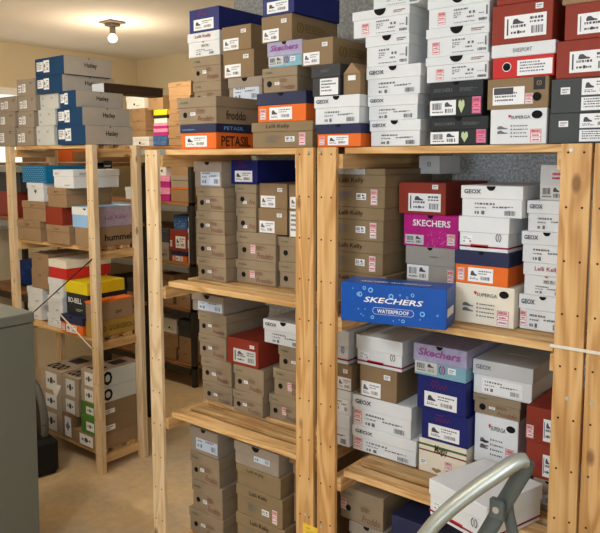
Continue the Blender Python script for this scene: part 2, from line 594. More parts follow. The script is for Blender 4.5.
def st_whitenotch(b, o):
    b.ink('block', .3 if not o.get('sale') else .42, .05, .66 if not o.get('sale') else .55, .52, 'ink_grey', name='size_label')
    b.ink('tiny', .7, .74, .26, .16, 'ink_rust', name='brand_lettering')
    if o.get('sale'): b.sticker(.1 + .07 * (b.seed % 3), .08, .13, .46, 'sale', inkm='ink_red', name='price_sticker')
    b.notch(.5, .1)


def st_superga(b, o):
    b.hole(.83, .82, .013, .75); b.text('SUPERGA', .55, .76, .34, .09, 'ink', bold=.01)
    b.ink('heart', .33, .74, .05, .1, 'ink_red', name='logo_mark')
    b.ink('outline', .12, .14, .62, .5, 'ink_grey', name='printed_pictograms'); b.sticker(.72, .04, .2, .4, 'sale', inkm='ink_red', name='price_sticker')
    if o.get('shoe'):
        b.ink('heart', .16, .42, .2, .06, 'ink', name='shoe_picture'); b.ink('heart', .16, .34, .2, .05, 'kraft', name='shoe_picture')


def st_kraftlogo(b, o):
    b.sticker(.1, .14, .52, .58, 'text'); b.strip(.12, .48, .44, .7, 'ink', 'label_header', d=.0008)
    b.strip(.76, .58, .94, .98, 'black_card', 'logo_plate'); b.ink('emblem', .81, .7, .08, .18, 'kraft', name='logo_mark').location.y -= .0006
    b.sticker(.63, .14, .13, .34, 'sale', inkm='ink_red', name='price_sticker'); b.hole(.82, .36, .0105)


def st_redlid(b, o):
    b.text('SHESPORT', .5, .8, .3, .12, 'ink_grey'); b.hole(.25, .34, .0095)
    r = MB().disc((0, 0, 0), .0115, -.0004, 'Y', 18).build('hole_ring', 'paper', b.root); r.location = (-b.w / 2 + .25 * b.w, -b.d / 2 + b.g, .34 * b.h)
    b.sticker(.42, .06, .54, .44, 'text', inkm='ink_grey')


def st_brick(b, o):
    if o.get('plain'): return
    if o.get('rl'):
        b.sticker(.5, .1, .4, .62, 'start'); b.hole(.9, .28, .006)
        if o.get('sale'): b.sticker(.03, .1, .2, .36, 'sale', inkm='ink_red', name='price_sticker')
        b.ink('emblem', .34, .3, .14, .2, 'ink_dark_red', name='logo_mark')
        return
    big = o.get('biglabel')
    b.sticker(.22, .14 if not big else .1, .68, .56, 'start')
    if o.get('sticker'): b.sticker(.72, .8, .12, .14, 'tiny', inkm='ink_grey', name='price_sticker')


def st_brickold(b, o):
    b.sticker(.22, .12, .7, .5, 'start', 'pale_card'); b.sticker(.74, .72, .14, .12, 'tiny', inkm='ink_grey', name='price_sticker')


def st_navy(b, o):
    b.sticker(.16, .1, .66, .46, 'shoe'); b.ink('script', .28, .66, .36, .26, 'ink_dark_red', name='brand_lettering')


def st_skk(b, o):
    b.text('Skechers', .5, .76, .8, .24, 'ink_purple', bold=.03, shear=.2); b.sticker(.03, .08, .42, .36, 'bar', 'pale_card')
    b.ink('emblem', .49, .12, .12, .3, 'ink_dark_red', name='logo_mark'); b.sticker(.66, .2, .14, .18, 'tiny', inkm='ink_grey', name='price_sticker'); b.notch(.5, .06)


def st_pink(b, o):
    b.text('SKECHERS', .52, .74, .68, .2, 'ink_white', bold=.02); b.sticker(.04, .06, .34, .3, 'bar', 'pale_card')
    b.ink('specks', .45, .02, .5, .5, 'pink_card', name='printed_pattern'); b.sticker(.8, .1, .14, .34, 'sale', inkm='ink_red', name='price_sticker'); b.notch(.5, .05)


def st_black(b, o):
    b.text('SKECHERS', .26, .76, .36, .1, 'ink_grey'); b.ink('text', .56, .68, .38, .14, 'ink_grey')
    b.sticker(.0, .06, .5, .42, 'bar'); b.ink('heart', .54, .1, .13, .38, 'ink_lime', name='logo_mark')
    b.sticker(.8, .08, .16, .46, 'sale', paper='pink_card', inkm='ink_red', name='price_sticker'); b.notch(.5, .06)


def st_grey(b, o):
    b.sticker(.15, .55, .14, .2, 'tiny', inkm='ink_grey', name='price_sticker'); b.sticker(.46, .5, .5, .46, 'shoe'); b.sticker(.46, .06, .5, .38, 'text')


def st_carton(b, o):
    if o.get('labeltall'): b.sticker(.06, .04, .34, .9, 'text'); return
    b.sticker(o.get('lx', .06), .05, .52, .46, 'shoe', inkm='ink_grey'); b.sticker(.66, .68, .17, .15, 'tiny', inkm='ink_grey', name='price_sticker')


def st_cartonside(b, o):
    st_carton(b, {}); b.ink('text', .24, .3, .6, .42, 'ink_gold', 'side', seed=3); b.ink('emblem', .1, .3, .14, .42, 'ink_gold', 'side', name='logo_mark')


def st_taupe(b, o):
    l = o.get('label')
    if l: b.sticker(*l, 'geox', 'paper_blue', 'ink_grey'); b.notch(.5, .08)
    elif o.get('hole'): b.hole(.3, .3, .008); b.ink('text', .45, .2, .4, .3, 'ink_grey')


def st_taupegrey(b, o):
    b.sticker(.03, .08, .44, .4, 'bar'); b.strip(.03, .5, .38, .6, 'navy_lid', 'label_header'); b.text('memo', .58, .74, .16, .05, 'ink_grey')
    b.notch(.5, .05); b.sticker(.84, .06, .12, .36, 'sale', inkm='ink_red', name='price_sticker')


def st_dark(b, o):
    b.ink('tiny', .3, .74, .4, .12, 'ink_grey')
    if o.get('card'): b.sticker(.3, .04, .62, .52, 'text', 'paper', 'ink')


def st_stripe(b, o):
    b.strip(0.003, .11, .997, .16, 'ink_dark_red', 'red_stripe'); b.strip(.25, .1, .6, .2, 'ink_red', 'printed_band')
    b.strip(0.003, .11, .997, .16, 'ink_dark_red', 'red_stripe', 'side')
    b.ink('emblem', .74, .3, .11, .26, 'ink_grey', name='logo_mark'); b.sticker(.08, .22, .2, .22, 'geox')


def st_cream(b, o):
    b.strip(.003, .8, .997, .86, 'ink_green', 'green_band'); b.strip(.003, .64, .997, .68, 'ink_rust', 'brown_band'); b.text('Mogsy', .48, .75, .28, .3, 'ink_brown', bold=.02, shear=.2)
    b.sticker(.04, .24, .14, .14, 'tiny', inkm='ink'); b.sticker(.56, .14, .15, .36, 'sale', inkm='ink_red', name='price_sticker')
    b.ink('heart', .28, .06, .22, .14, 'kraft', name='shoe_picture')


def st_skechers(b, o):
    b.text('SKECHERS', .51, .6, .56, .14, 'ink_white', bold=.02, shear=.25)
    b.text('WATERPROOF', .51, .33, .3, .1, 'ink_white', bold=.015, name='printed_text')
    b.ink('bubbles', .02, .03, .96, .94, 'ink_sky', name='printed_bubbles')
    # pill outline round the second line
    pts = []
    m = MB()
    hw, hh, t = .058, .0095, .0008
    for k in range(2):
        pass
    path = [(hw * c - (0), 0) for c in (0,)]
    ring = []
    for i in range(25):
        a = -math.pi / 2 + math.pi * i / 24
        ring.append((hw - hh + hh * math.cos(a), hh * math.sin(a)))
    for i in range(25):
        a = math.pi / 2 + math.pi * i / 24
        ring.append((-hw + hh + hh * math.cos(a), hh * math.sin(a)))
    n = len(ring)
    for i in range(n):
        (x0, y0), (x1, y1) = ring[i], ring[(i + 1) % n]
        k = 1 - t / hh
        m.poly([(x0, y0, 0), (x1, y1, 0), (x1 * (1 - .015), y1 * k, 0), (x0 * (1 - .015), y0 * k, 0)])
    p = m.build('pill_outline', 'ink_white', b.root)
    b.place(p, .51, .33, 'front', .0008)
    b.text('SKECHERS  WATERPROOF', .5, .3, .66, .2, 'ink_white', 'top', .01); b.strip(.1, .3, .8, .5, 'ink_white', 'side_print', 'side')


def st_hatley(b, o):
    b.sticker(.06, .3, .22, .5, 'text'); b.sticker(.3, .2, .2, .66, 'shoe')
    b.strip(0.001, 0.01, .999, .99, 'pinstripe_taupe', 'printed_side', 'side', .00005)
    b.text('Hatley', .55, .56, .26, .34, 'hole_black', 'side', .012); b.ink('heart', .5, .88, .03, .1, 'ink', 'side', name='logo_mark')


def st_pale(b, o):
    for u, v in ((.1, .6), (.1, .15), (.6, .6)): b.ink('tiny', u, v, .14, .2, 'ink_grey')


def st_taupelab(b, o):
    b.sticker(.1, .2, .16, .45, 'tiny'); b.sticker(.3, .2, .2, .5, 'text', inkm='ink_grey'); b.ink('tiny', .72, .6, .18, .24, 'ink_brown', name='brand_lettering')


def st_kraftlid(b, o):
    b.ink('tiny', .36, .72, .26, .16, 'ink_brown', name='brand_lettering')


def st_kraft(b, o):
    b.ink('tiny', .4, .6, .24, .18, 'ink_brown', name='printed_text')


def st_white(b, o):
    if o.get('hole'): b.hole(.45, .35, .009)
    if o.get('label'): b.sticker(*o['label'], 'geox', inkm='ink_grey')
    else: b.ink('tiny', .5, .15, .3, .16, 'ink_grey')


def st_whiteheart(b, o):
    b.ink('heart', .44, .42, .16, .22, 'ink', name='logo_mark'); b.ink('tiny', .3, .76, .3, .1, 'ink_grey', name='brand_lettering')


def st_whitelong(b, o):
    b.ink('text', .1, .72, .3, .12, 'ink_grey'); b.ink('tiny', .5, .1, .4, .12, 'ink_grey'); b.ink('text', .1, .7, .6, .14, 'ink_grey', 'side')


def st_hummel(b, o):
    b.text('hummel', .6, .45, .58, .34, 'hole_black', 'side', .02)


def st_lkblue(b, o):
    b.strip(.001, .01, .999, .99, 'lilac_card', 'printed_side', 'side', .00005)
    b.text('Lelli Kelly', .55, .42, .46, .26, 'ink_purple', 'side', .01); b.strip(.002, .62, .998, .995, 'white_card', 'lid_flap'); b.ink('heart', .64, .84, .2, .12, 'ink', name='logo_mark')


def st_dotted(b, o):
    b.ink('dots', .03, .04, .94, .92, 'ink_sky', name='printed_dots')


def st_redbody(b, o):
    pass


def st_bobell(b, o):
    b.text('BO-BELL', .42, .42, .62, .16, 'ink_white', bold=.02); b.text('BO-BELL', .5, .42, .44, .18, 'ink_white', 'side', .02); b.ink('tiny', .4, .08, .4, .12, 'ink_lime')


def st_greenkraft(b, o):
    b.text('GO GORGEOUS', .5, .5, .86, .34, 'ink_gold', 'side', .02)


def st_kraftorange(b, o):
    b.text('oo', .62, .35, .16, .16, 'ink_brown', 'side', .01, name='printed_text')


def st_logo(b, o):
    b.sticker(.24, .1, .54, .76, 'roundel', inkm='ink')
    if o.get('side'):
        b.strip(.001, .01, .999, .99, 'pale_card', 'printed_side', 'side', .00005)
        b.text('O', .24, .5, .2, .8, 'hole_black', 'side', .04, name='brand_lettering')
    if o.get('toptext'):
        b.text('OOO', .45, .2, .7, .3, 'hole_black', 'top', .04); b.strip(.2, .5, .7, .8, 'dark_card', 'printed_panel', 'top')


def st_logogreen(b, o):
    b.sticker(.32, .2, .46, .5, 'roundel', inkm='ink_grey')
    b.strip(.001, .01, .999, .99, 'carton_brown', 'printed_side', 'side', .00005)
    b.sticker(.04, .2, .34, .3, 'tiny', face='side', name='white_sticker')


def st_mark(b, o):
    b.ink('specks', .05, .1, .9, .7, 'ink_white', name='printed_pattern')


def st_redlabel(b, o):
    b.sticker(.34, .14, .54, .56, 'shoe'); b.sticker(.04, .18, .1, .3, 'tiny', inkm='ink_grey', name='price_sticker')


def st_none(b, o):
    pass


# style: (body material, lid material, lid fraction, label words, group, dresser)
STYLE = {
    'hole': ('kraft_taupe', 'kraft_taupe', .38, 'brown shoe box with round finger hole', 'brown boxes with finger holes', st_hole),
    'holecut': ('kraft_taupe', 'kraft_taupe', .38, 'narrow brown shoe box with finger hole', 'brown boxes with finger holes', st_holecut),
    'lk': ('kraft_olive', 'kraft_olive', .37, 'wide kraft shoe box with printed lid', 'wide kraft boxes with lettered lids', st_lk),
    'lklabel': ('kraft_olive', None, 0, 'flat kraft box with grey label', 'wide kraft boxes with lettered lids', st_lklabel),
    'lkwhite': ('white_card', 'white_card', .38, 'white shoe box with red lettering', 'white boxes with red lettering', st_lkwhite),
    'petasil': ('orange_card', 'navy_lid', .34, 'orange shoe box with navy lid', 'orange boxes with navy lids', st_petasil),
    'petasilplain': ('orange_card', 'navy_lid', .42, 'orange shoe box with navy lid', 'orange boxes with navy lids', st_petasilplain),
    'geox': ('white_card', 'white_card', .42, 'white shoe box with grey lettering', 'white boxes with grey lettering', st_geox),
    'geoxgrey': ('white_card', 'mid_grey_card', .44, 'large grey-lidded shoe box with slot', 'white boxes with grey lettering', st_geoxgrey),
    'whitenotch': ('white_card', 'white_card', .34, 'white shoe box with black thumb notch', 'white boxes with thumb notches', st_whitenotch),
    'superga': ('cream_card', None, 0, 'cream shoe box with black oval', 'white boxes with black ovals', st_superga),
    'supergawhite': ('white_card', None, 0, 'white shoe box with black oval', 'white boxes with black ovals', st_superga),
    'kraftlogo': ('carton_brown', None, 0, 'brown shoe box with black logo square', 'plain brown cartons', st_kraftlogo),
    'redlid': ('red_card', 'white_card', .38, 'bright red shoe box with white lid', 'red boxes', st_redlid),
    'brick': ('brick_card', None, 0, 'brick red shoe box', 'brick red boxes', st_brick),
    'brickold': ('brick_card', None, 0, 'brick red shoe box with overhanging end', 'brick red boxes', st_brickold),
    'navy': ('navy_card', None, 0, 'deep blue shoe box with white label', 'deep blue boxes', st_navy),
    'navyplain': ('navy_lid', None, 0, 'plain navy shoe box', 'deep blue boxes', st_none),
    'skk': ('teal_card', 'purple_card', .56, 'purple and teal children shoe box', 'purple and teal boxes', st_skk),
    'pink': ('magenta_card', None, 0, 'magenta pink shoe box', 'pink boxes', st_pink),
    'black': ('black_card', 'black_card', .45, 'black shoe box with pink sticker', 'black boxes', st_black),
    'grey': ('grey_card', None, 0, 'dark grey shoe box with white labels', 'dark grey boxes', st_grey),
    'greyplain': ('taupe_grey', None, 0, 'low grey shoe box', 'grey boxes', st_none),
    'greylabel': ('mid_grey_card', None, 0, 'pale grey shoe box with red print', 'grey boxes', lambda b, o: (b.sticker(.04, .04, .7, .38, 'bar', 'pale_card'), b.ink('tiny', .34, .54, .5, .3, 'ink_red', name='brand_lettering'))),
    'carton': ('carton_brown', None, 0, 'plain brown carton with white label', 'plain brown cartons', st_carton),
    'cartonflat': ('carton_brown', None, 0, 'tilted brown carton with two white stickers', 'plain brown cartons', st_cartonside),
    'cartonside': ('carton_brown', None, 0, 'plain brown carton with printed side', 'plain brown cartons', st_cartonside),
    'taupe': ('taupe', 'taupe', .4, 'taupe shoe box with pale label', 'taupe boxes', st_taupe),
    'taupegrey': ('taupe_grey', 'taupe_grey', .5, 'grey shoe box with thumb notch', 'grey boxes', st_taupegrey),
    'taupelab': ('taupe', None, 0, 'taupe shoe box with two small labels', 'taupe boxes', st_taupelab),
    'dark': ('dark_card', 'dark_card', .4, 'dark charcoal shoe box', 'dark boxes', st_dark),
    'stripe': ('white_card', 'white_card', .46, 'white shoe box with red stripe', 'white boxes with red stripes', st_stripe),
    'cream': ('cream_card', None, 0, 'cream shoe box with green band', 'cream boxes', st_cream),
    'skechers': ('blue_gloss', None, 0, 'bright blue boot box with bubbles', 'blue boxes', st_skechers),
    'hatley': ('hatley_blue', None, 0, 'blue-ended shoe box with taupe side', 'blue-ended taupe boxes', st_hatley),
    'pale': ('pale_card', None, 0, 'pale grey shoe box', 'pale boxes', st_pale),
    'kraftlid': ('kraft', 'kraft', .34, 'brown lidded shoe box', 'brown lidded boxes', st_kraftlid),
    'kraft': ('kraft', None, 0, 'plain kraft shoe box', 'plain kraft boxes', st_kraft),
    'white': ('white_card', 'white_card', .36, 'plain white shoe box', 'plain white boxes', st_white),
    'whiteheart': ('white_card', 'white_card', .3, 'white shoe box with black heart', 'plain white boxes', st_whiteheart),
    'whitelong': ('white_card', 'white_card', .36, 'long white shoe box', 'plain white boxes', st_whitelong),
    'hummel': ('kraft', None, 0, 'kraft shoe box with black side lettering', 'plain kraft boxes', st_hummel),
    'lkblue': ('sky_card', None, 0, 'sky blue shoe box with lilac side', 'colourful boxes', st_lkblue),
    'dotted': ('dot_blue', None, 0, 'blue shoe box with pale dots', 'colourful boxes', st_dotted),
    'redbody': ('red_card', 'cream_card', .42, 'red shoe box with cream lid', 'red boxes', st_redbody),
    'bobell': ('black_card', 'yellow_card', .36, 'black shoe box with yellow lid', 'colourful boxes', st_bobell),
    'greenkraft': ('kraft_gold', None, 0, 'olive gold lettered shoe box', 'colourful boxes', st_greenkraft),
    'kraftorange': ('kraft', 'orange_card', .1, 'brown shoe box with orange top', 'colourful boxes', st_kraftorange),
    'logo': ('logo_card', None, 0, 'taupe shoe box with square emblem label', 'boxes with square emblem labels', st_logo),
    'logogreen': ('green_card', None, 0, 'green shoe box with emblem label', 'boxes with square emblem labels', st_logogreen),
    'bluepic': ('picture_blue', None, 0, 'blue picture shoe box', 'colourful boxes', st_mark),
    'pinkwhite': ('magenta_card', 'pink_card', .5, 'pink shoe box', 'pink boxes', st_none),
    'blackwhite': ('white_card', 'black_card', .4, 'white shoe box with black lid', 'colourful boxes', st_none),
    'yellow': ('yellow_card', None, 0, 'small yellow shoe box', 'colourful boxes', st_none),
    'orange': ('orange_card', None, 0, 'plain orange shoe box', 'orange boxes', st_none),
    'redlabel': ('brick_card', None, 0, 'rust red shoe box with white label', 'red boxes', st_redlabel),
}
ORD = ['bottom', 'second up', 'third up', 'fourth up', 'fifth up', 'sixth up', 'seventh up']

STACKS = [
    ('front left stack, middle rack top', 0.04, [
        ('petasil', 0.149, 0.331, 1.67, 1.756, {}),
        ('hole', 0.136, 0.333, 1.756, 1.849, {'sidetext': 'froddo'}),
    ]),
    ('rear left stack, middle rack top', 0.36, [
        ('hole', -0.14, 0.031, 1.67, 1.753, {}),
        ('hole', -0.137, 0.033, 1.753, 1.849, {}),
        ('hole', -0.128, 0.035, 1.849, 1.948, {}),
        ('hole', -0.132, 0.034, 1.948, 2.05, {}),
        ('lkwhite', -0.157, 0.03, 2.05, 2.146, {}),
        ('navy', -0.145, 0.029, 2.146, 2.239, {}),
    ]),
    ('second rear stack, middle rack top', 0.345, [
        ('hole', 0.075, 0.246, 1.67, 1.758, {}),
        ('taupe', 0.076, 0.257, 1.758, 1.852, {}),
        ('taupe', 0.089, 0.268, 1.852, 1.948, {'label': (0.15, 0.1, 0.75, 0.6)}),
        ('carton', 0.063, 0.228, 1.948, 2.052, {}),
        ('carton', 0.057, 0.214, 2.052, 2.146, {}),
    ]),
    ('front right stack, middle rack top', 0.05, [
        ('lk', 0.485, 0.739, 1.67, 1.752, {}),
        ('petasilplain', 0.509, 0.713, 1.752, 1.844, {}),
        ('hole', 0.534, 0.679, 1.844, 1.921, {'d': 0.25}),
        ('skk', 0.556, 0.698, 1.921, 1.999, {'d': 0.25}),
        ('cartonside', 0.531, 0.658, 1.999, 2.081, {'d': 0.24}),
        ('navy', 0.536, 0.667, 2.081, 2.157, {'d': 0.24}),
    ]),
    ('leftmost stack, right rack top', 0.02, [
        ('petasilplain', 0.775, 0.936, 1.67, 1.736, {'d': 0.24}),
        ('geox', 0.767, 0.93, 1.736, 1.818, {'d': 0.24}),
        ('dark', 0.756, 0.862, 1.818, 1.909, {'d': 0.24, 'card': 1}),
    ]),
    ('angled atop the dark box, right rack top', 0.02, [
        ('cartonflat', 0.72, 0.836, 1.909, 1.987, {'d': 0.3}),
    ]),
    ('second stack, right rack top', 0.05, [
        ('geox', 0.945, 1.109, 1.67, 1.743, {}),
        ('geox', 0.937, 1.1, 1.743, 1.811, {'nonotch': 1}),
        ('geox', 0.932, 1.107, 1.811, 1.892, {}),
        ('whitenotch', 0.928, 1.07, 1.892, 1.977, {}),
        ('whitenotch', 0.882, 1.07, 1.977, 2.051, {'sale': 1}),
        ('whitenotch', 0.949, 1.101, 2.051, 2.107, {}),
    ]),
    ('third stack, right rack top', 0.05, [
        ('black', 1.139, 1.303, 1.67, 1.744, {}),
        ('black', 1.136, 1.287, 1.744, 1.836, {}),
        ('whitenotch', 1.121, 1.301, 1.836, 1.902, {'sale': 1}),
        ('whitenotch', 1.121, 1.299, 1.902, 1.976, {'sale': 1}),
        ('whitenotch', 1.124, 1.3, 1.976, 2.053, {'sale': 1}),
        ('whitenotch', 1.124, 1.298, 2.053, 2.122, {'sale': 1}),
    ]),
    ('fourth stack, right rack top', 0.045, [
        ('supergawhite', 1.31, 1.454, 1.67, 1.757, {}),
        ('kraftlogo', 1.3, 1.456, 1.757, 1.832, {}),
        ('redlid', 1.309, 1.468, 1.832, 1.915, {}),
        ('brick', 1.308, 1.46, 1.915, 2.01, {'sticker': 1}),
        ('brick', 1.318, 1.457, 2.01, 2.097, {'sticker': 1}),
    ]),
    ('rightmost stack, right rack top', 0.045, [
        ('grey', 1.459, 1.615, 1.67, 1.741, {}),
        ('grey', 1.461, 1.616, 1.741, 1.821, {}),
        ('brick', 1.47, 1.616, 1.821, 1.908, {}),
        ('brick', 1.487, 1.625, 1.908, 1.99, {}),
        ('kraft', 1.479, 1.617, 1.99, 2.037, {}),
    ]),
    ('left stack, middle rack second shelf', 0.135, [
        ('hole', 0.122, 0.275, 1.188, 1.273, {}),
        ('hole', 0.122, 0.273, 1.273, 1.361, {}),
        ('hole', 0.121, 0.27, 1.361, 1.445, {}),
        ('hole', 0.123, 0.27, 1.445, 1.533, {}),
        ('taupe', 0.112, 0.257, 1.533, 1.627, {'label': (0.25, 0.08, 0.68, 0.6)}),
    ]),
    ('centre stack, middle rack second shelf', 0.182, [
        ('hole', 0.277, 0.472, 1.188, 1.273, {'price': 0.36}),
        ('hole', 0.283, 0.473, 1.273, 1.374, {'price': 0.36}),
        ('holecut', 0.282, 0.381, 1.374, 1.462, {}),
        ('holecut', 0.278, 0.383, 1.462, 1.546, {}),
        ('navy', 0.259, 0.388, 1.546, 1.632, {'d': 0.25}),
    ]),
    ('carton pair, middle rack second shelf', 0.19, [
        ('carton', 0.383, 0.518, 1.373, 1.463, {'d': 0.28}),
        ('carton', 0.39, 0.519, 1.463, 1.551, {'d': 0.28}),
    ]),
    ('right stack, middle rack second shelf', 0.195, [
        ('hole', 0.474, 0.636, 1.188, 1.28, {'price': 0.5}),
        ('hole', 0.473, 0.636, 1.28, 1.367, {'price': 0.5}),
        ('carton', 0.521, 0.64, 1.367, 1.463, {'d': 0.28, 'labeltall': 1}),
        ('carton', 0.521, 0.64, 1.463, 1.549, {'d': 0.28}),
    ]),
    ('left stack, middle rack third shelf', 0.21, [
        ('hole', 0.063, 0.224, 0.69, 0.765, {'d': 0.25}),
        ('hole', 0.054, 0.221, 0.765, 0.863, {'d': 0.25}),
        ('hole', 0.042, 0.195, 0.863, 0.954, {'d': 0.25}),
        ('hole', 0.041, 0.197, 0.954, 1.041, {'d': 0.25}),
        ('taupe', 0.005, 0.182, 1.041, 1.11, {'label': (0.2, 0.1, 0.75, 0.75), 'd': 0.25}),
    ]),
    ('centre stack, middle rack third shelf', 0.194, [
        ('hole', 0.242, 0.395, 0.69, 0.772, {'d': 0.28}),
        ('hole', 0.249, 0.401, 0.772, 0.869, {'d': 0.28}),
        ('brickold', 0.215, 0.375, 0.869, 0.971, {'d': 0.28}),
    ]),
    ('right stack, middle rack third shelf', 0.219, [
        ('hole', 0.403, 0.56, 0.69, 0.783, {'price': 0.4, 'd': 0.26}),
        ('hole', 0.425, 0.592, 0.783, 0.884, {'price': 0.4, 'd': 0.26}),
        ('hole', 0.45, 0.614, 0.884, 0.97, {'d': 0.26}),
        ('geox', 0.378, 0.57, 0.97, 1.057, {'d': 0.26}),
    ]),
    ('left stack, middle rack bottom shelf', 0.112, [
        ('hole', 0.077, 0.266, 0.19, 0.285, {}),
        ('hole', 0.097, 0.263, 0.285, 0.406, {}),
        ('hole', 0.089, 0.249, 0.406, 0.517, {}),
        ('taupe', 0.089, 0.243, 0.517, 0.617, {'label': (0.22, 0.15, 0.75, 0.65)}),
    ]),
    ('right stack, middle rack bottom shelf', 0.07, [
        ('lk', 0.373, 0.608, 0.19, 0.265, {}),
        ('lk', 0.375, 0.603, 0.265, 0.38, {'lx': 0.25}),
        ('lk', 0.377, 0.594, 0.38, 0.485, {'lx': 0.25}),
        ('lk', 0.378, 0.586, 0.485, 0.56, {'thin': 1}),
        ('taupe', 0.369, 0.578, 0.56, 0.643, {'label': (0.45, 0.35, 0.35, 0.5)}),
    ]),
    ('far right stack, middle rack bottom shelf', 0.12, [
        ('kraft', 0.62, 0.699, 0.19, 0.295, {}),
        ('kraft', 0.609, 0.699, 0.295, 0.397, {}),
        ('kraft', 0.602, 0.695, 0.397, 0.503, {}),
        ('kraftlid', 0.6, 0.691, 0.503, 0.601, {}),
        ('kraft', 0.58, 0.648, 0.601, 0.665, {}),
    ]),
    ('left stack, right rack second shelf', 0.13, [
        ('lk', 0.712, 0.956, 1.188, 1.283, {'lx': 0.24}),
        ('lk', 0.712, 0.944, 1.283, 1.385, {'sale': 1, 'lx': 0.24}),
        ('lk', 0.712, 0.946, 1.385, 1.487, {'sale': 1, 'lx': 0.24}),
        ('lk', 0.712, 0.949, 1.487, 1.587, {'sale': 1, 'lx': 0.24}),
        ('lklabel', 0.712, 0.948, 1.587, 1.606, {'lx': 0.24}),
    ]),
    ('centre stack, right rack second shelf', 0.2, [
        ('taupe', 0.984, 1.147, 1.188, 1.264, {}),
        ('taupegrey', 0.981, 1.147, 1.264, 1.374, {'sale': 1}),
        ('pink', 0.972, 1.155, 1.374, 1.47, {}),
        ('brick', 0.953, 1.112, 1.47, 1.565, {'sticker': 1, 'biglabel': 1}),
    ]),
    ('front of right rack second shelf', -0.05, [
        ('skechers', 0.926, 1.223, 1.188, 1.297, {'d': 0.098, 'rot': 14}),
    ]),
    ('right stack, right rack second shelf', 0.108, [
        ('superga', 1.193, 1.363, 1.188, 1.296, {}),
        ('petasilplain', 1.189, 1.345, 1.296, 1.387, {}),
        ('stripe', 1.199, 1.343, 1.387, 1.48, {}),
        ('geox', 1.204, 1.377, 1.48, 1.564, {}),
    ]),
    ('far right stack, right rack second shelf', 0.132, [
        ('geox', 1.365, 1.492, 1.188, 1.281, {'sale': 1}),
        ('lkwhite', 1.374, 1.499, 1.281, 1.366, {}),
        ('geox', 1.367, 1.499, 1.366, 1.448, {}),
        ('geox', 1.379, 1.5, 1.448, 1.528, {'nonotch': 1}),
        ('greylabel', 1.41, 1.489, 1.528, 1.62, {'d': 0.2}),
    ]),
    ('stack behind middle posts, third shelf', 0.175, [
        ('geox', 0.662, 0.795, 0.69, 0.798, {'nonotch': 1, 'sale': 1, 'sx': 0.7}),
        ('white', 0.672, 0.799, 0.798, 0.88, {'label': (0.5, 0.1, 0.42, 0.55)}),
        ('carton', 0.7, 0.803, 0.88, 0.968, {'lx': 0.45}),
        ('stripe', 0.67, 0.789, 0.968, 1.08, {}),
    ]),
    ('left stack, right rack third shelf', 0.18, [
        ('geox', 0.801, 1.04, 0.69, 0.773, {'sale': 1, 'nonotch': 1}),
        ('geox', 0.801, 1.021, 0.773, 0.876, {'sale': 1, 'nonotch': 1}),
        ('carton', 0.829, 0.968, 0.876, 0.979, {'d': 0.25}),
        ('stripe', 0.815, 0.986, 0.979, 1.076, {'d': 0.25}),
    ]),
    ('centre stack, right rack third shelf', 0.178, [
        ('cream', 1.049, 1.207, 0.69, 0.794, {}),
        ('navy', 1.057, 1.21, 0.794, 0.886, {}),
        ('navy', 1.04, 1.201, 0.886, 0.988, {}),
        ('skk', 1.026, 1.2, 0.988, 1.085, {}),
    ]),
    ('right stack, right rack third shelf', 0.212, [
        ('greyplain', 1.217, 1.367, 0.69, 0.754, {'d': 0.26}),
        ('supergawhite', 1.213, 1.345, 0.754, 0.899, {'shoe': 1, 'd': 0.26}),
        ('hole', 1.207, 1.349, 0.899, 0.958, {'d': 0.26, 'flat': 1}),
        ('geoxgrey', 1.203, 1.381, 0.958, 1.059, {'d': 0.26}),
    ]),
    ('red pair, right rack third shelf', 0.165, [
        ('taupe', 1.408, 1.485, 0.69, 0.776, {'label': (0.1, 0.2, 0.5, 0.6), 'd': 0.25}),
        ('brick', 1.385, 1.479, 0.776, 0.874, {'rl': 1, 'd': 0.25}),
        ('brick', 1.382, 1.479, 0.874, 0.972, {'rl': 1, 'sale': 1, 'd': 0.25}),
    ]),
    ('left stack, right rack bottom shelf', 0.1, [
        ('taupe', 0.845, 0.984, 0.19, 0.271, {}),
        ('taupe', 0.844, 0.982, 0.271, 0.397, {}),
        ('taupe', 0.847, 0.981, 0.397, 0.492, {'label': (0.1, 0.2, 0.3, 0.5)}),
        ('hole', 0.81, 0.974, 0.492, 0.6, {'sale': 1, 'd': 0.28, 'flat': 0}),
    ]),
    ('right of brown stack on right rack bottom shelf', 0.08, [
        ('kraft', 1.029, 1.182, 0.19, 0.291, {}),
        ('kraft', 1.028, 1.18, 0.291, 0.387, {}),
        ('kraft', 1.026, 1.178, 0.387, 0.482, {}),
        ('navyplain', 1.014, 1.176, 0.482, 0.575, {}),
    ]),
    ('right stack, left rack top', 0.432, [
        ('hatley', -1.254, -1.0, 1.712, 1.808, {}),
        ('hatley', -1.248, -1.021, 1.808, 1.9, {}),
        ('hatley', -1.219, -1.072, 1.9, 1.986, {}),
        ('hatley', -1.437, -1.187, 1.986, 2.073, {'d': 0.32}),
        ('hatley', -1.44, -1.168, 2.073, 2.167, {}),
    ]),
    ('pale stack, left rack top', 0.46, [
        ('pale', -1.502, -1.328, 1.712, 1.817, {}),
        ('pale', -1.476, -1.312, 1.817, 1.903, {}),
        ('pale', -1.451, -1.278, 1.903, 1.986, {}),
    ]),
    ('second left stack, left rack top', 0.45, [
        ('taupelab', -1.691, -1.517, 1.712, 1.813, {}),
        ('taupelab', -1.672, -1.504, 1.813, 1.901, {}),
        ('taupelab', -1.66, -1.478, 1.901, 1.986, {'d': 0.28}),
        ('taupelab', -1.668, -1.483, 1.986, 2.077, {}),
    ]),
    ('leftmost stack, left rack top', 0.45, [
        ('taupelab', -1.942, -1.712, 1.712, 1.821, {}),
        ('taupelab', -1.922, -1.7, 1.821, 1.906, {}),
        ('taupelab', -1.868, -1.671, 1.906, 1.992, {}),
    ]),
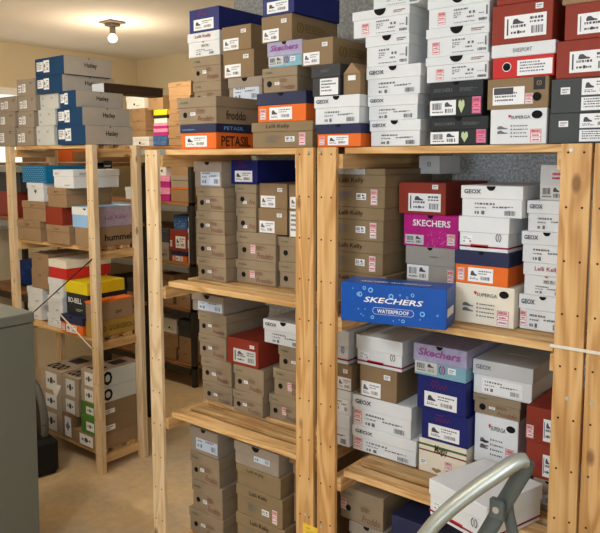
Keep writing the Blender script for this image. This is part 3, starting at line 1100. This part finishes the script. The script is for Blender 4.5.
    ('left front stack, left rack upper shelf', 0.435, [
        ('kraftlid', -1.702, -1.46, 1.185, 1.296, {}),
        ('kraftlid', -1.639, -1.404, 1.296, 1.407, {}),
        ('whiteheart', -1.58, -1.415, 1.407, 1.509, {'d': 0.25}),
        ('dotted', -1.623, -1.384, 1.509, 1.603, {'d': 0.25}),
    ]),
    ('centre stack, left rack upper shelf', 0.435, [
        ('kraftlid', -1.401, -1.181, 1.185, 1.287, {}),
        ('brick', -1.402, -1.241, 1.287, 1.383, {'plain': 1}),
        ('kraftlid', -1.377, -1.197, 1.383, 1.486, {}),
        ('whitelong', -1.312, -1.127, 1.486, 1.583, {}),
    ]),
    ('right stack, left rack upper shelf', 0.435, [
        ('hummel', -1.128, -0.997, 1.185, 1.287, {}),
        ('lkblue', -1.148, -0.996, 1.287, 1.393, {}),
    ]),
    ('rear stack, left rack lower shelf', 0.5, [
        ('white', -1.737, -1.595, 0.71, 0.797, {'d': 0.193}),
        ('white', -1.74, -1.577, 0.797, 0.898, {'d': 0.193}),
        ('kraft', -1.682, -1.507, 0.898, 1.011, {}),
        ('kraft', -1.675, -1.501, 1.011, 1.102, {}),
    ]),
    ('centre stack, left rack lower shelf', 0.46, [
        ('white', -1.469, -1.309, 0.71, 0.787, {'label': (0.2, 0.3, 0.6, 0.4)}),
        ('white', -1.457, -1.312, 0.787, 0.885, {}),
        ('white', -1.444, -1.299, 0.885, 0.988, {}),
        ('redbody', -1.432, -1.26, 0.988, 1.093, {}),
    ]),
    ('front of left rack lower shelf', 0.432, [
        ('petasilplain', -1.292, -1.084, 0.71, 0.806, {}),
    ]),
    ('on the navy-lidded box, left rack lower shelf', 0.475, [
        ('bobell', -1.298, -1.096, 0.807, 0.985, {'d': 0.24}),
    ]),
    ('right stack, left rack lower shelf', 0.445, [
        ('greenkraft', -1.076, -0.996, 0.71, 0.794, {}),
        ('kraftorange', -1.077, -0.996, 0.794, 0.901, {'d': 0.25}),
    ]),
    ('left stack, left rack bottom shelf', 0.45, [
        ('logo', -1.555, -1.347, 0.1, 0.233, {}),
        ('logo', -1.547, -1.341, 0.233, 0.335, {}),
        ('logo', -1.537, -1.333, 0.335, 0.466, {'toptext': 1}),
    ]),
    ('centre stack, left rack bottom shelf', 0.45, [
        ('logo', -1.34, -1.227, 0.1, 0.246, {'kr': 1}),
        ('logo', -1.332, -1.178, 0.246, 0.342, {}),
        ('logo', -1.326, -1.171, 0.342, 0.46, {'toptext': 1}),
    ]),
    ('right stack, left rack bottom shelf', 0.445, [
        ('logo', -1.22, -0.997, 0.1, 0.179, {'kr': 1}),
        ('logogreen', -1.149, -0.997, 0.179, 0.275, {}),
        ('logogreen', -1.144, -0.997, 0.275, 0.354, {}),
        ('logo', -1.139, -0.996, 0.354, 0.437, {'side': 1}),
        ('logo', -1.134, -0.996, 0.437, 0.532, {'side': 1, 'toptext': 1}),
    ]),
    ('left stack, back rack top', 1.7, [
        ('white', -2.273, -2.074, 1.735, 1.805, {'hole': 1}),
        ('kraftlid', -2.27, -2.112, 1.805, 1.876, {}),
        ('kraftlid', -2.268, -2.109, 1.876, 1.939, {}),
        ('kraftlid', -2.277, -2.112, 1.939, 2.014, {}),
        ('white', -2.333, -2.12, 2.014, 2.106, {'hole': 1}),
    ]),
    ('colourful stack, back rack top', 1.7, [
        ('bluepic', -2.028, -1.867, 1.735, 1.807, {}),
        ('pinkwhite', -2.021, -1.865, 1.807, 1.858, {}),
        ('pinkwhite', -2.019, -1.864, 1.858, 1.898, {}),
        ('blackwhite', -2.017, -1.868, 1.898, 1.955, {}),
        ('yellow', -2.016, -1.867, 1.955, 1.995, {}),
        ('kraft', -2.074, -1.907, 1.995, 2.098, {}),
    ]),
    ('tall stack, back rack top', 1.7, [
        ('kraftlid', -1.861, -1.629, 1.735, 1.811, {}),
        ('kraftlid', -1.858, -1.627, 1.811, 1.903, {}),
        ('kraftlid', -1.85, -1.625, 1.903, 1.987, {}),
        ('kraftlid', -1.842, -1.622, 1.987, 2.078, {}),
        ('kraftlid', -1.85, -1.61, 2.078, 2.177, {}),
    ]),
    ('pink stack, back rack upper shelf', 1.7, [
        ('pinkwhite', -1.985, -1.854, 1.335, 1.432, {}),
        ('pinkwhite', -1.982, -1.851, 1.432, 1.52, {}),
        ('white', -1.979, -1.89, 1.52, 1.618, {'hole': 1}),
    ]),
    ('brown stack, back rack upper shelf', 1.7, [
        ('kraftorange', -1.846, -1.636, 1.335, 1.435, {}),
        ('taupe', -1.843, -1.636, 1.435, 1.522, {}),
        ('kraft', -1.84, -1.636, 1.522, 1.622, {}),
    ]),
    ('left stack, back rack second shelf', 1.7, [
        ('taupe', -1.976, -1.878, 0.9, 1.03, {'hole': 1}),
        ('dark', -1.962, -1.874, 1.03, 1.135, {}),
    ]),
    ('red stack, back rack second shelf', 1.7, [
        ('petasilplain', -1.85, -1.682, 0.9, 0.98, {}),
        ('redlabel', -1.867, -1.673, 0.98, 1.133, {}),
        ('bluepic', -1.82, -1.675, 1.133, 1.238, {}),
    ]),
    ('white stack, back rack second shelf', 1.7, [
        ('white', -1.672, -1.636, 0.9, 1.066, {}),
        ('white', -1.67, -1.636, 1.066, 1.149, {}),
        ('white', -1.667, -1.636, 1.149, 1.231, {}),
    ]),
    ('left of back rack third shelf', 1.7, [
        ('kraft', -1.978, -1.843, 0.575, 0.662, {}),
        ('kraft', -1.984, -1.827, 0.662, 0.797, {'d': 0.25}),
    ]),
    ('right of back rack third shelf', 1.7, [
        ('kraft', -1.81, -1.649, 0.575, 0.66, {}),
    ]),
    ('left stack, back rack bottom shelf', 1.7, [
        ('kraftlid', -1.992, -1.821, 0.16, 0.257, {}),
        ('kraftlid', -1.965, -1.798, 0.257, 0.36, {}),
        ('white', -1.962, -1.81, 0.36, 0.468, {'hole': 1}),
    ]),
    ('right stack, back rack bottom shelf', 1.7, [
        ('kraftlid', -1.801, -1.638, 0.16, 0.243, {}),
        ('kraft', -1.786, -1.646, 0.243, 0.351, {}),
        ('dark', -1.796, -1.664, 0.351, 0.476, {'d': 0.2}),
    ]),
    ('left end of back rack upper shelf', 1.7, [
        ('white', -2.375, -2.182, 1.335, 1.427, {'hole': 1}),
    ]),
    ('left end, back rack second shelf', 1.7, [
        ('dark', -2.665, -2.406, 0.9, 1.012, {}),
        ('dark', -2.658, -2.4, 1.012, 1.141, {}),
    ]),
    ('beside left end, back rack second shelf', 1.7, [
        ('dark', -2.38, -2.137, 0.9, 1.047, {}),
        ('kraft', -2.375, -2.133, 1.047, 1.149, {}),
    ]),
    ('left end, back rack third shelf', 1.7, [
        ('dark', -2.687, -2.424, 0.575, 0.587, {}),
        ('dark', -2.681, -2.432, 0.587, 0.703, {}),
    ]),
    ('beside left end, back rack third shelf', 1.7, [
        ('kraft', -2.387, -2.141, 0.575, 0.614, {}),
        ('dark', -2.382, -2.149, 0.614, 0.726, {}),
    ]),
    ('left end, back rack bottom shelf', 1.7, [
        ('kraft', -2.521, -2.18, 0.16, 0.201, {}),
        ('dark', -2.489, -2.176, 0.201, 0.32, {}),
    ]),
    ('left of far shelf behind left rack', 0.83, [
        ('kraft', -2.313, -2.024, 1.62, 1.693, {}),
    ]),
    ('orange box on far shelf behind left rack', 0.83, [
        ('orange', -1.921, -1.735, 1.62, 1.699, {}),
    ]),
    ('right of far shelf behind left rack', 0.83, [
        ('kraft', -1.725, -1.449, 1.62, 1.688, {}),
    ]),
    ('far left on rack behind left rack', 0.83, [
        ('brick', -2.736, -2.393, 1.25, 1.417, {'plain': 1}),
        ('dark', -2.721, -2.348, 1.417, 1.572, {}),
    ]),
]



def make_stack(phrase, yf, boxes):
    kinds = [b[0] for b in boxes]
    for i, (st, x0, x1, z0, z1, o) in enumerate(boxes):
        body, lid, lf, desc, group, dress = STYLE[st]
        if o.get('kr'): body = 'kraft'
        d = o.get('d', .29)
        b = Box(x0, x1, yf, d, z0, z1, body, lid, lf, math.radians(o.get('rot', 0)))
        dress(b, o)
        n = len(boxes)
        pos = 'alone' if n == 1 else ('top' if i == n - 1 else ORD[i])
        if n == 1: lab = '%s, %s' % (desc, phrase)
        elif pos == 'top': lab = '%s, top of %s' % (desc, phrase)
        elif pos == 'bottom': lab = '%s, bottom of %s' % (desc, phrase)
        else: lab = '%s, %s in %s' % (desc, pos, phrase)
        tag(b.root, lab, 'shoe box', group)


for ph, yf, bx in STACKS:
    make_stack(ph, yf, bx)


# ------------------------------------------------------------------ the three pine racks
def rack(x0, x1, y0, y1, top, shelves, pw, pt, label, slats, holes=True, pitch=.126, hz=1.6487, pale=()):
    """two end frames of flat posts joined by rails, slatted shelves between; shelves = top surface heights"""
    root = empty('storage_rack', (x0, y0, 0))
    W, D = x1 - x0, y1 - y0
    for px in (0, W - pw):
        for k, py in enumerate((0, D - pt)):
            m = MB().box(0, pw, 0, pt, 0, top, .0012)
            nf = len(m.bm.faces)
            if holes and k == 0:
                z = hz
                while z > .1:
                    for u in (.24, .76):
                        m.disc((pw * u, 0, z), .0028, -.0006, 'Y', 8)
                    z -= pitch
            m.bm.faces.index_update()
            flags = [1 if i >= nf else 0 for i in range(len(m.bm.faces))]
            p = m.build('post', 'pine_pale' if (px == 0 and 'L' in pale) or (px > 0 and 'R' in pale) else 'pine_upright', root, (px, py, 0))
            p.data.materials.append(MATS['peg_dark'])
            for f, fl in zip(p.data.polygons, flags): f.material_index = fl
    for z in shelves:
        for rx in (pw * .7, W - pw * .7 - .034):
            MB().box(rx, rx + .034, pt + .0005, D - pt - .0005, z - .062, z - .0195, .001).build('end_rail', 'pine_rail', root)
        m = MB()
        n = slats; gap = .036
        y0s = max(pt, .03) + .001
        sw = (D - max(pt, .03) - .006 - y0s - gap * (n - 1)) / n
        for j in range(n):
            y = y0s + j * (sw + gap)
            e = R.uniform(0, .004)
            m.box(pw + .008 + e, W - pw - .008 - e, y, y + sw, z - .019, z, .0015)
        m.build('slatted_shelf', 'pine_shelf', root)
    tag(root, label, 'shelving rack', 'pine shelving racks')
    return root


H0, HL = 1.669, 1.71
mid = rack(0, .78, 0, .5, H0, (1.669, 1.187, .689, .189), .0686, .014, 'pine shelving rack in the middle, full of brown shoe boxes', 5, pale='L')
right = rack(.794, 1.574, 0, .5, H0, (1.669, 1.187, .689, .189), .0686, .014, 'pine shelving rack right of the middle rack, full of white boxes', 5)
far = rack(1.580, 2.36, 0, .5, H0, (1.669, 1.187, .689, .189), .0686, .014, 'pine shelving rack at the far right edge, only one post visible', 5)
left = rack(-1.775, -.938, .4235, .725, HL, (1.711, 1.184, .709, .099), .055, .03, 'narrower pine shelving rack standing apart on the left', 3, pitch=.19, hz=1.62, pale='LR')

# screws on the joined right posts and on the middle posts
for parent, pts in ((right, ((.735, 1.654), (.748, 1.07))), (far, ((.018, 1.07),)), (mid, ((.762, 1.655), (.75, .52))), (right, ((.012, 1.655), (.02, .5)))):
    for px, pz in pts:
        s = MB().disc((0, 0, 0), .0048, -.002, 'Y', 12).disc((0, -.002, 0), .003, -.0012, 'Y', 10).build('screw_head', 'steel', parent)
        s.location = (px, -.0002, pz)


# ------------------------------------------------------------------ dark steel-framed racks at the back
def back_rack(x0, x1, y0, y1, top, shelves, label):
    root = empty('storage_rack', (x0, y0, 0))
    W, D = x1 - x0, y1 - y0
    for px in (0, W - .035):
        for py in (0, D - .035):
            MB().box(px, px + .035, py, py + .035, 0, top, .001).build('post', 'dark_metal', root)
    for z in shelves:
        MB().box(.0, W, .0, D, z - .022, z, .001).build('shelf_board', 'brown_board', root)
        MB().box(.036, W - .036, -.012, .012, z - .065, z - .023, .001).build('front_beam', 'grey_metal_edge' if z > .8 else 'dark_metal', root)
    tag(root, label, 'shelving rack', 'dark framed back racks')
    return root


back_rack(-2.75, -1.60, 1.68, 2.1, 1.733, (1.733, 1.333, .898, .573, .158), 'dark framed rack with brown boards against the far wall')
back_rack(-2.86, -1.40, .80, 1.14, 1.618, (1.618, 1.248, .75), 'low dark rack right behind the left pine rack')

# ------------------------------------------------------------------ tilted white box on the front slats of the right rack
b = Box(1.20, 1.395, -.02, .22, .690, .79, 'white_card', 'white_card', .42, math.radians(-16))
st_stripe(b, {})
b.root.location = (1.329, .034, .690)
tag(b.root, 'white red-striped shoe box turned askew at the front of the third shelf', 'shoe box', 'white boxes with red stripes')

# small white carton lying on the kraft boxes at the right rack's second shelf
b = Box(1.0, 1.08, .36, .12, 1.5875, 1.645, 'white_card', None, 0, math.radians(-6))
b.ink('emblem', .42, .4, .18, .28, 'ink_grey', name='logo_mark')
b.root.location = (.985, .40, 1.5875)
tag(b.root, 'small white carton with faint mark behind the wide kraft boxes', 'carton', 'plain white boxes')

# open kraft box with folded flaps beside the dark box on the right rack's top
root = empty('open_carton', (.896, .15, 1.8185))
MB().box(-.029, .029, -.12, .12, .0004, .06, .001).build('body', 'carton_brown', root)
MB().prism([(-.029, -.121, .06), (.029, -.121, .06), (.0, -.121, .09)], (0, .24, 0)).build('flap', 'kraft', root)
m = MB().box(-.012, .014, -.122, -.1205, .04, .054).build('price_sticker', 'paper', root)
tag(root, 'small brown carton with peaked open flaps beside the dark box', 'carton', 'plain brown cartons')

# ------------------------------------------------------------------ long open box lying high up behind the blue-ended boxes
root = empty('long_box', (-1.125, .80, 1.9865))

MB().box(-.05, .05, -.195, .2, 0, .045, .001).build('body', 'ink_brown', root)
MB().box(-.0505, .0505, -.2, -.1955, 0, .046, .001).build('end_panel', 'white_card', root)
MB().box(-.054, .056, -.196, .204, .0465, .05, .001).build('lid_flap', 'kraft', root)
tag(root, 'long flat box with white end and brown lid lying on the blue-ended boxes', 'box')

# small black price card hanging on the left rack end
o = MB().box(-1.37, -1.29, .795, .797, 1.585, 1.628).build('shelf_card', 'black_card')
tag(o, 'small black card with white lettering on the low back rack', 'card')
t = bpy.data.objects.new('lettering', text_mesh('hummel', 'ink_white', .02)); t.scale = (.055, .012, 1); t.location = (-1.33, .7944, 1.6); t.rotation_euler = (math.pi / 2, 0, 0); link(t, o)

# ------------------------------------------------------------------ grey metal cabinet
cab = empty('metal_cabinet', (-.662, -.55, 0))
MB().prism([(-.2, -.35, .995), (.2, -.35, .995), (.178, -.35, 0), (-.178, -.35, 0)], (0, .7, 0)).build('body', 'cabinet_paint', cab)
MB().box(-.204, .204, -.354, .354, .998, 1.04, .004).build('lid', 'cabinet_paint', cab)
tag(cab, 'grey-green painted metal cabinet in the left foreground', 'cabinet')

# ------------------------------------------------------------------ black round case and bag on the floor behind the cabinet
hoop = empty('round_case', (-1.345, .28, 0), math.radians(-10))
m = MB()
pts = [(.17 * math.cos(a), 0, .27 + .19 * math.sin(a)) for a in [2 * math.pi * i / 40 for i in range(41)]]
m.tube(pts, .02, 10, ends=False).build('rim', 'rim_grey', hoop)
MB().disc((0, -.01, .27), .165, .02, 'Y', 40, sy=1.1).build('face', 'rubber_black', hoop)
MB().box(-.17, .20, -.09, .06, .0, .19, .02).build('base', 'rubber_black', hoop)
tag(hoop, 'black round machine with thick grey rim behind the grey cabinet', 'machine')
o = MB().prism([(-1.215, .315, .465), (-1.12, .315, .47), (-1.175, .315, .385)], (0, .002, 0)).build('paper_sheet', 'paper')
tag(o, 'crumpled white paper corner poking up over the black round machine', 'paper')


def soft_bag(name, loc, sx, sy, sz, m, label):
    bm = bmesh.new()
    bmesh.ops.create_uvsphere(bm, u_segments=20, v_segments=14, radius=1)
    for v in bm.verts:
        x, y, z = v.co
        k = 1 + .07 * math.sin(5 * x + 3 * z) + .06 * math.sin(7 * y + 4 * x)
        p = [math.copysign(abs(c) ** .6, c) * k for c in (x, y, z)]
        v.co = (p[0] * sx, p[1] * sy, (max(p[2], -.9) + .9) * sz)
    for f in bm.faces: f.smooth = True
    me = bpy.data.meshes.new(name); bm.to_mesh(me); bm.free(); me.materials.append(MATS[m])
    o = bpy.data.objects.new(name, me); o.location = loc; link(o)
    return tag(o, label, 'bag')


soft_bag('cloth_bag', (-2.56, .98, .752), .13, .1, .09, 'cloth_blue', 'dark blue cloth bag on the low rack behind the left post')
soft_bag('cloth_bag', (-2.24, .98, .752), .1, .1, .14, 'cloth_rust', 'dusty red cloth bag on the low rack next to the blue one')

# speckled foam board leaning behind the right rack
o = MB().box(.93, 1.56, .60, .64, .0, 1.655, .001).build('foam_board', 'foam_speckle')
tag(o, 'pale blue-grey speckled foam board standing behind the right rack', 'board')

# ------------------------------------------------------------------ straps and cable
o = MB().tube([(-1.27, .41, .82), (-1.12, .412, .742), (-.985, .417, .668)], .004, 6).build('tie_strap', 'strap_white')  # thin white strap, swept as a round tube
tag(o, 'thin white strap stretched diagonally across the lower left rack', 'strap')
o = MB().tube([(-1.60, .413, .745), (-1.5, .412, .80), (-1.2, .414, .985), (-.975, .418, 1.125), (-.965, .4195, 1.135)], .0032, 6).build('cable', 'cable_black')
tag(o, 'thin black cable running diagonally across the left rack front', 'cable')
o = MB().box(1.497, 1.70, -.0042, -.0012, 1.188, 1.196, .0008).build('elastic_band', 'strap_white')
tag(o, 'pale elastic band tied across the two right posts', 'band')

tagr = MB().box(.742, .80, -.003, -.0005, .43, .49).build('price_tag', 'tag_yellow')
tagr.rotation_euler = (0, 0, 0)
tag(tagr, 'yellow price tag pinned low on the middle posts', 'tag')
t = bpy.data.objects.new('handwriting', print_mesh('script', 1, 'ink')); t.scale = (.04, .024, 1); t.location = (.752, -.0036, .458); t.rotation_euler = (math.pi / 2, 0, 0); link(t, tagr)


# ------------------------------------------------------------------ aluminium step ladder in the foreground
def arc_pts(pts, n=12):
    """Catmull-Rom through the points"""
    P = [Vector(p) for p in pts]
    P = [P[0] * 2 - P[1]] + P + [P[-1] * 2 - P[-2]]
    out = []
    for i in range(1, len(P) - 2):
        for k in range(n):
            t = k / n
            a, b_, c, d = P[i - 1], P[i], P[i + 1], P[i + 2]
            out.append(.5 * ((2 * b_) + (c - a) * t + (2 * a - 5 * b_ + 4 * c - d) * t * t + (3 * b_ - a - 3 * c + d) * t ** 3))
    out.append(P[-2])
    return out


lad = empty('step_ladder', (1.46, -.35, 0))
LX, LY = 1.46, -.35


def L(p): return (p[0] - LX, p[1] - LY, p[2])


hoop = [(1.09, -.56, 0.0), (1.16, -.54, .25), (1.26, -.50, .55), (1.36, -.455, .78), (1.411, -.43, .88), (1.448, -.41, .932), (1.492, -.39, .98), (1.534, -.37, 1.02), (1.56, -.355, 1.043), (1.574, -.343, 1.046), (1.572, -.334, 1.03), (1.560, -.33, 1.005), (1.542, -.325, .968), (1.522, -.32, .928), (1.503, -.32, .885), (1.44, -.32, .75), (1.36, -.33, .55), (1.28, -.34, .3), (1.2, -.35, 0)]
MB().tube([L(p) for p in arc_pts(hoop[:10])], .027, 14, ((.72, .3, -.6), .55)).build('front_rail', 'ladder_metal', lad)
MB().tube([L(p) for p in arc_pts(hoop[9:])], .017, 14, ((.1, 1, .1), .5)).build('rear_rail', 'ladder_steel', lad)
MB().tube([L(p) for p in arc_pts([(1.524, -.305, .935), (1.528, -.302, .9), (1.545, -.29, .80), (1.60, -.26, .4), (1.66, -.22, 0)])], .014, 12, ((.1, 1, .1), .5)).build('strut', 'ladder_steel', lad)
br = MB().box(-.016, .016, -.004, .012, -.022, .02, .003).build('hinge_bracket', 'ladder_steel', lad, L((1.517, -.338, .925)))
MB().disc((0, -.004, 0), .007, -.004, 'Y', 14).build('rivet', 'steel', br)
for z, x, y in ((.22, 1.19, -.44), (.5, 1.28, -.415)):
    MB().box(-.1, .09, -.09, .07, -.012, .012, .004).build('tread', 'rubber_black', lad, L((x, y, z)))
tag(lad, 'grey metal step ladder with curved hand hoop in the right foreground', 'step ladder')


# ------------------------------------------------------------------ ceiling lamp
lamp = empty('ceiling_lamp', (-1.70, 1.13, 2.5))
MB().box(-.06, .06, -.06, .06, -.012, -.001, .002).build('mount_plate', 'lamp_holder', lamp)
MB().box(-.035, .035, -.035, .035, -.03, -.012, .003).build('base', 'lamp_holder', lamp)
MB().disc((0, 0, -.075), .018, .045, 'Z', 20).build('socket', 'lamp_holder', lamp)
bm = bmesh.new(); bmesh.ops.create_uvsphere(bm, u_segments=20, v_segments=14, radius=.03)
for v in bm.verts:
    if v.co.z > 0: v.co.x *= 1 - .45 * v.co.z / .03; v.co.y *= 1 - .45 * v.co.z / .03
    v.co.z -= .1
for f in bm.faces: f.smooth = True
me = bpy.data.meshes.new('bulb'); bm.to_mesh(me); bm.free(); me.materials.append(MATS['bulb_glow'])
link(bpy.data.objects.new('bulb', me), lamp)
tag(lamp, 'bare glowing bulb on a square ceiling mount', 'lamp')

# ------------------------------------------------------------------ the room
XL, XR, YB, YF, H = -2.95, 3.3, 2.30, -3.0, 2.5
WX, WY = -.237, .72


def slab(name, x0, x1, y0, y1, z0, z1, m):
    return struct(MB().box(x0, x1, y0, y1, z0, z1).build(name, m))


slab('floor', XL - .1, XR + .1, YF - .1, YB + .1, -.05, 0, 'worn_concrete')
slab('ceiling', XL - .1, XR + .1, YF - .1, YB + .1, H, H + .05, 'ceiling_paint')
slab('wall_far', XL - .1, XR + .1, YB, YB + .1, 0, H, 'wall_yellow')
slab('wall_right', XR, XR + .1, YF, YB, 0, H, 'wall_yellow')
slab('wall_front', XL - .1, XR + .1, YF - .1, YF, 0, H, 'wall_yellow')
slab('wall_back', WX, XR, WY, YB, 0, H, 'wall_speckled_grey')
# left wall with the window opening
wy0, wy1, wz0, wz1 = .60, 1.86, 1.12, 2.17
m = MB().box(XL - .1, XL, YF, wy0, 0, H).box(XL - .1, XL, wy1, YB, 0, H).box(XL - .1, XL, wy0, wy1, 0, wz0).box(XL - .1, XL, wy0, wy1, wz1, H)
struct(m.build('wall_left', 'wall_yellow'))
win = empty('window_1', (XL, wy0, wz0)); struct(win)
wl, wh = wy1 - wy0, wz1 - wz0
MB().box(-.06, .0, 0, wl, 0, .05).box(-.06, .0, 0, wl, wh - .05, wh).box(-.06, 0, 0, .05, .05, wh - .05).box(-.06, 0, wl - .05, wl, .05, wh - .05).box(-.05, -.01, wl / 2 - .02, wl / 2 + .02, .05, wh - .05).build('window_frame', 'frame_white', win)
MB().box(-.045, -.04, .05, wl - .05, .05, wh - .05).build('window_pane', 'daylight', win)


def far_window(name, loc, rz, wl, wh):  # frame and glowing pane added behind an out-of-view area light
    wn = empty(name, loc, rz); struct(wn)
    MB().box(-wl / 2, wl / 2, 0, .03, 0, .05).box(-wl / 2, wl / 2, 0, .03, wh - .05, wh).box(-wl / 2, -wl / 2 + .05, 0, .03, .05, wh - .05).box(wl / 2 - .05, wl / 2, 0, .03, .05, wh - .05).build('window_frame', 'frame_white', wn)
    MB().box(-wl / 2 + .05, wl / 2 - .05, 0, .008, .05, wh - .05).build('window_pane', 'daylight', wn)


far_window('fill_window_front', (1.5, YF + .001, .95), 0, 1.3, 1.1)  # made-up window to go with the added front fill light
far_window('window_3', (XR - .001, -1.8, 1.0), math.pi / 2, 1.2, 1.1)

# ------------------------------------------------------------------ light
def area(name, loc, target, sx, sy, e, rgb):
    l = bpy.data.lights.new(name, 'AREA'); l.shape = 'RECTANGLE'; l.size, l.size_y = sx, sy; l.energy = e; l.color = lin(rgb)
    o = bpy.data.objects.new(name, l); o.location = loc
    o.rotation_euler = (Vector(target) - Vector(loc)).to_track_quat('-Z', 'Y').to_euler()
    return link(o)


def point(name, loc, e, rgb, r=.04):
    l = bpy.data.lights.new(name, 'POINT'); l.energy = e; l.color = lin(rgb); l.shadow_soft_size = r
    o = bpy.data.objects.new(name, l); o.location = loc
    return link(o)


sp = bpy.data.lights.new('bulb_light', 'SPOT'); sp.energy = 32; sp.color = lin((255, 232, 196)); sp.spot_size = math.radians(168); sp.spot_blend = .3; sp.shadow_soft_size = .035
so = bpy.data.objects.new('bulb_light', sp); so.location = (-1.70, 1.13, 2.36); link(so)
point('bulb_glow_light', (-1.70, 1.13, 2.24), 8, (255, 234, 200), .035)
area('ceiling_light_front', (1.0, -2.3, 2.44), (.9, 0, .7), .6, .6, 34, (238, 243, 255))
point('aisle_fill_light', (-.7, -.8, 2.25), 34, (255, 246, 232), .05)  # unseen lamp added to brighten the floor, left rack and ceiling
area('front_fill_light', (1.5, -2.93, 1.5), (1.1, 0, 1.3), 1.2, 1.0, 20, (226, 238, 255))  # added fill, low enough to reach the foam board under the top shelf
area('window_light_right', (3.27, -1.8, 1.55), (.8, .2, 1.1), 1.1, 1.0, 12, (206, 226, 255))


w = bpy.data.worlds.new('World'); SC.world = w; w.use_nodes = True
w.node_tree.nodes['Background'].inputs['Color'].default_value = (.8, .85, .9, 1)
w.node_tree.nodes['Background'].inputs['Strength'].default_value = .3

# ------------------------------------------------------------------ camera
cam = bpy.data.cameras.new('camera'); co = bpy.data.objects.new('camera', cam); link(co)
cam.sensor_fit = 'HORIZONTAL'; cam.sensor_width = 36; cam.lens = 36 * 700 / 600
cam.shift_y = -32.78 / 600
yaw, pitch, roll = .6795, .1053, -.0015
fwd = Vector((-math.sin(yaw) * math.cos(pitch), math.cos(yaw) * math.cos(pitch), -math.sin(pitch)))
rt = Vector((math.cos(yaw), math.sin(yaw), 0)); up = rt.cross(fwd)
r2 = math.cos(roll) * rt + math.sin(roll) * up; u2 = -math.sin(roll) * rt + math.cos(roll) * up
co.matrix_world = Matrix((( r2.x, u2.x, -fwd.x, 2.0596), (r2.y, u2.y, -fwd.y, -1.6469), (r2.z, u2.z, -fwd.z, 1.633), (0, 0, 0, 1)))
cam.clip_start = .02
SC.camera = co
SC.view_settings.view_transform = 'Standard'; SC.view_settings.look = 'None'; SC.view_settings.gamma = 1; SC.view_settings.use_curve_mapping = False
SC.view_settings.exposure = -0.08
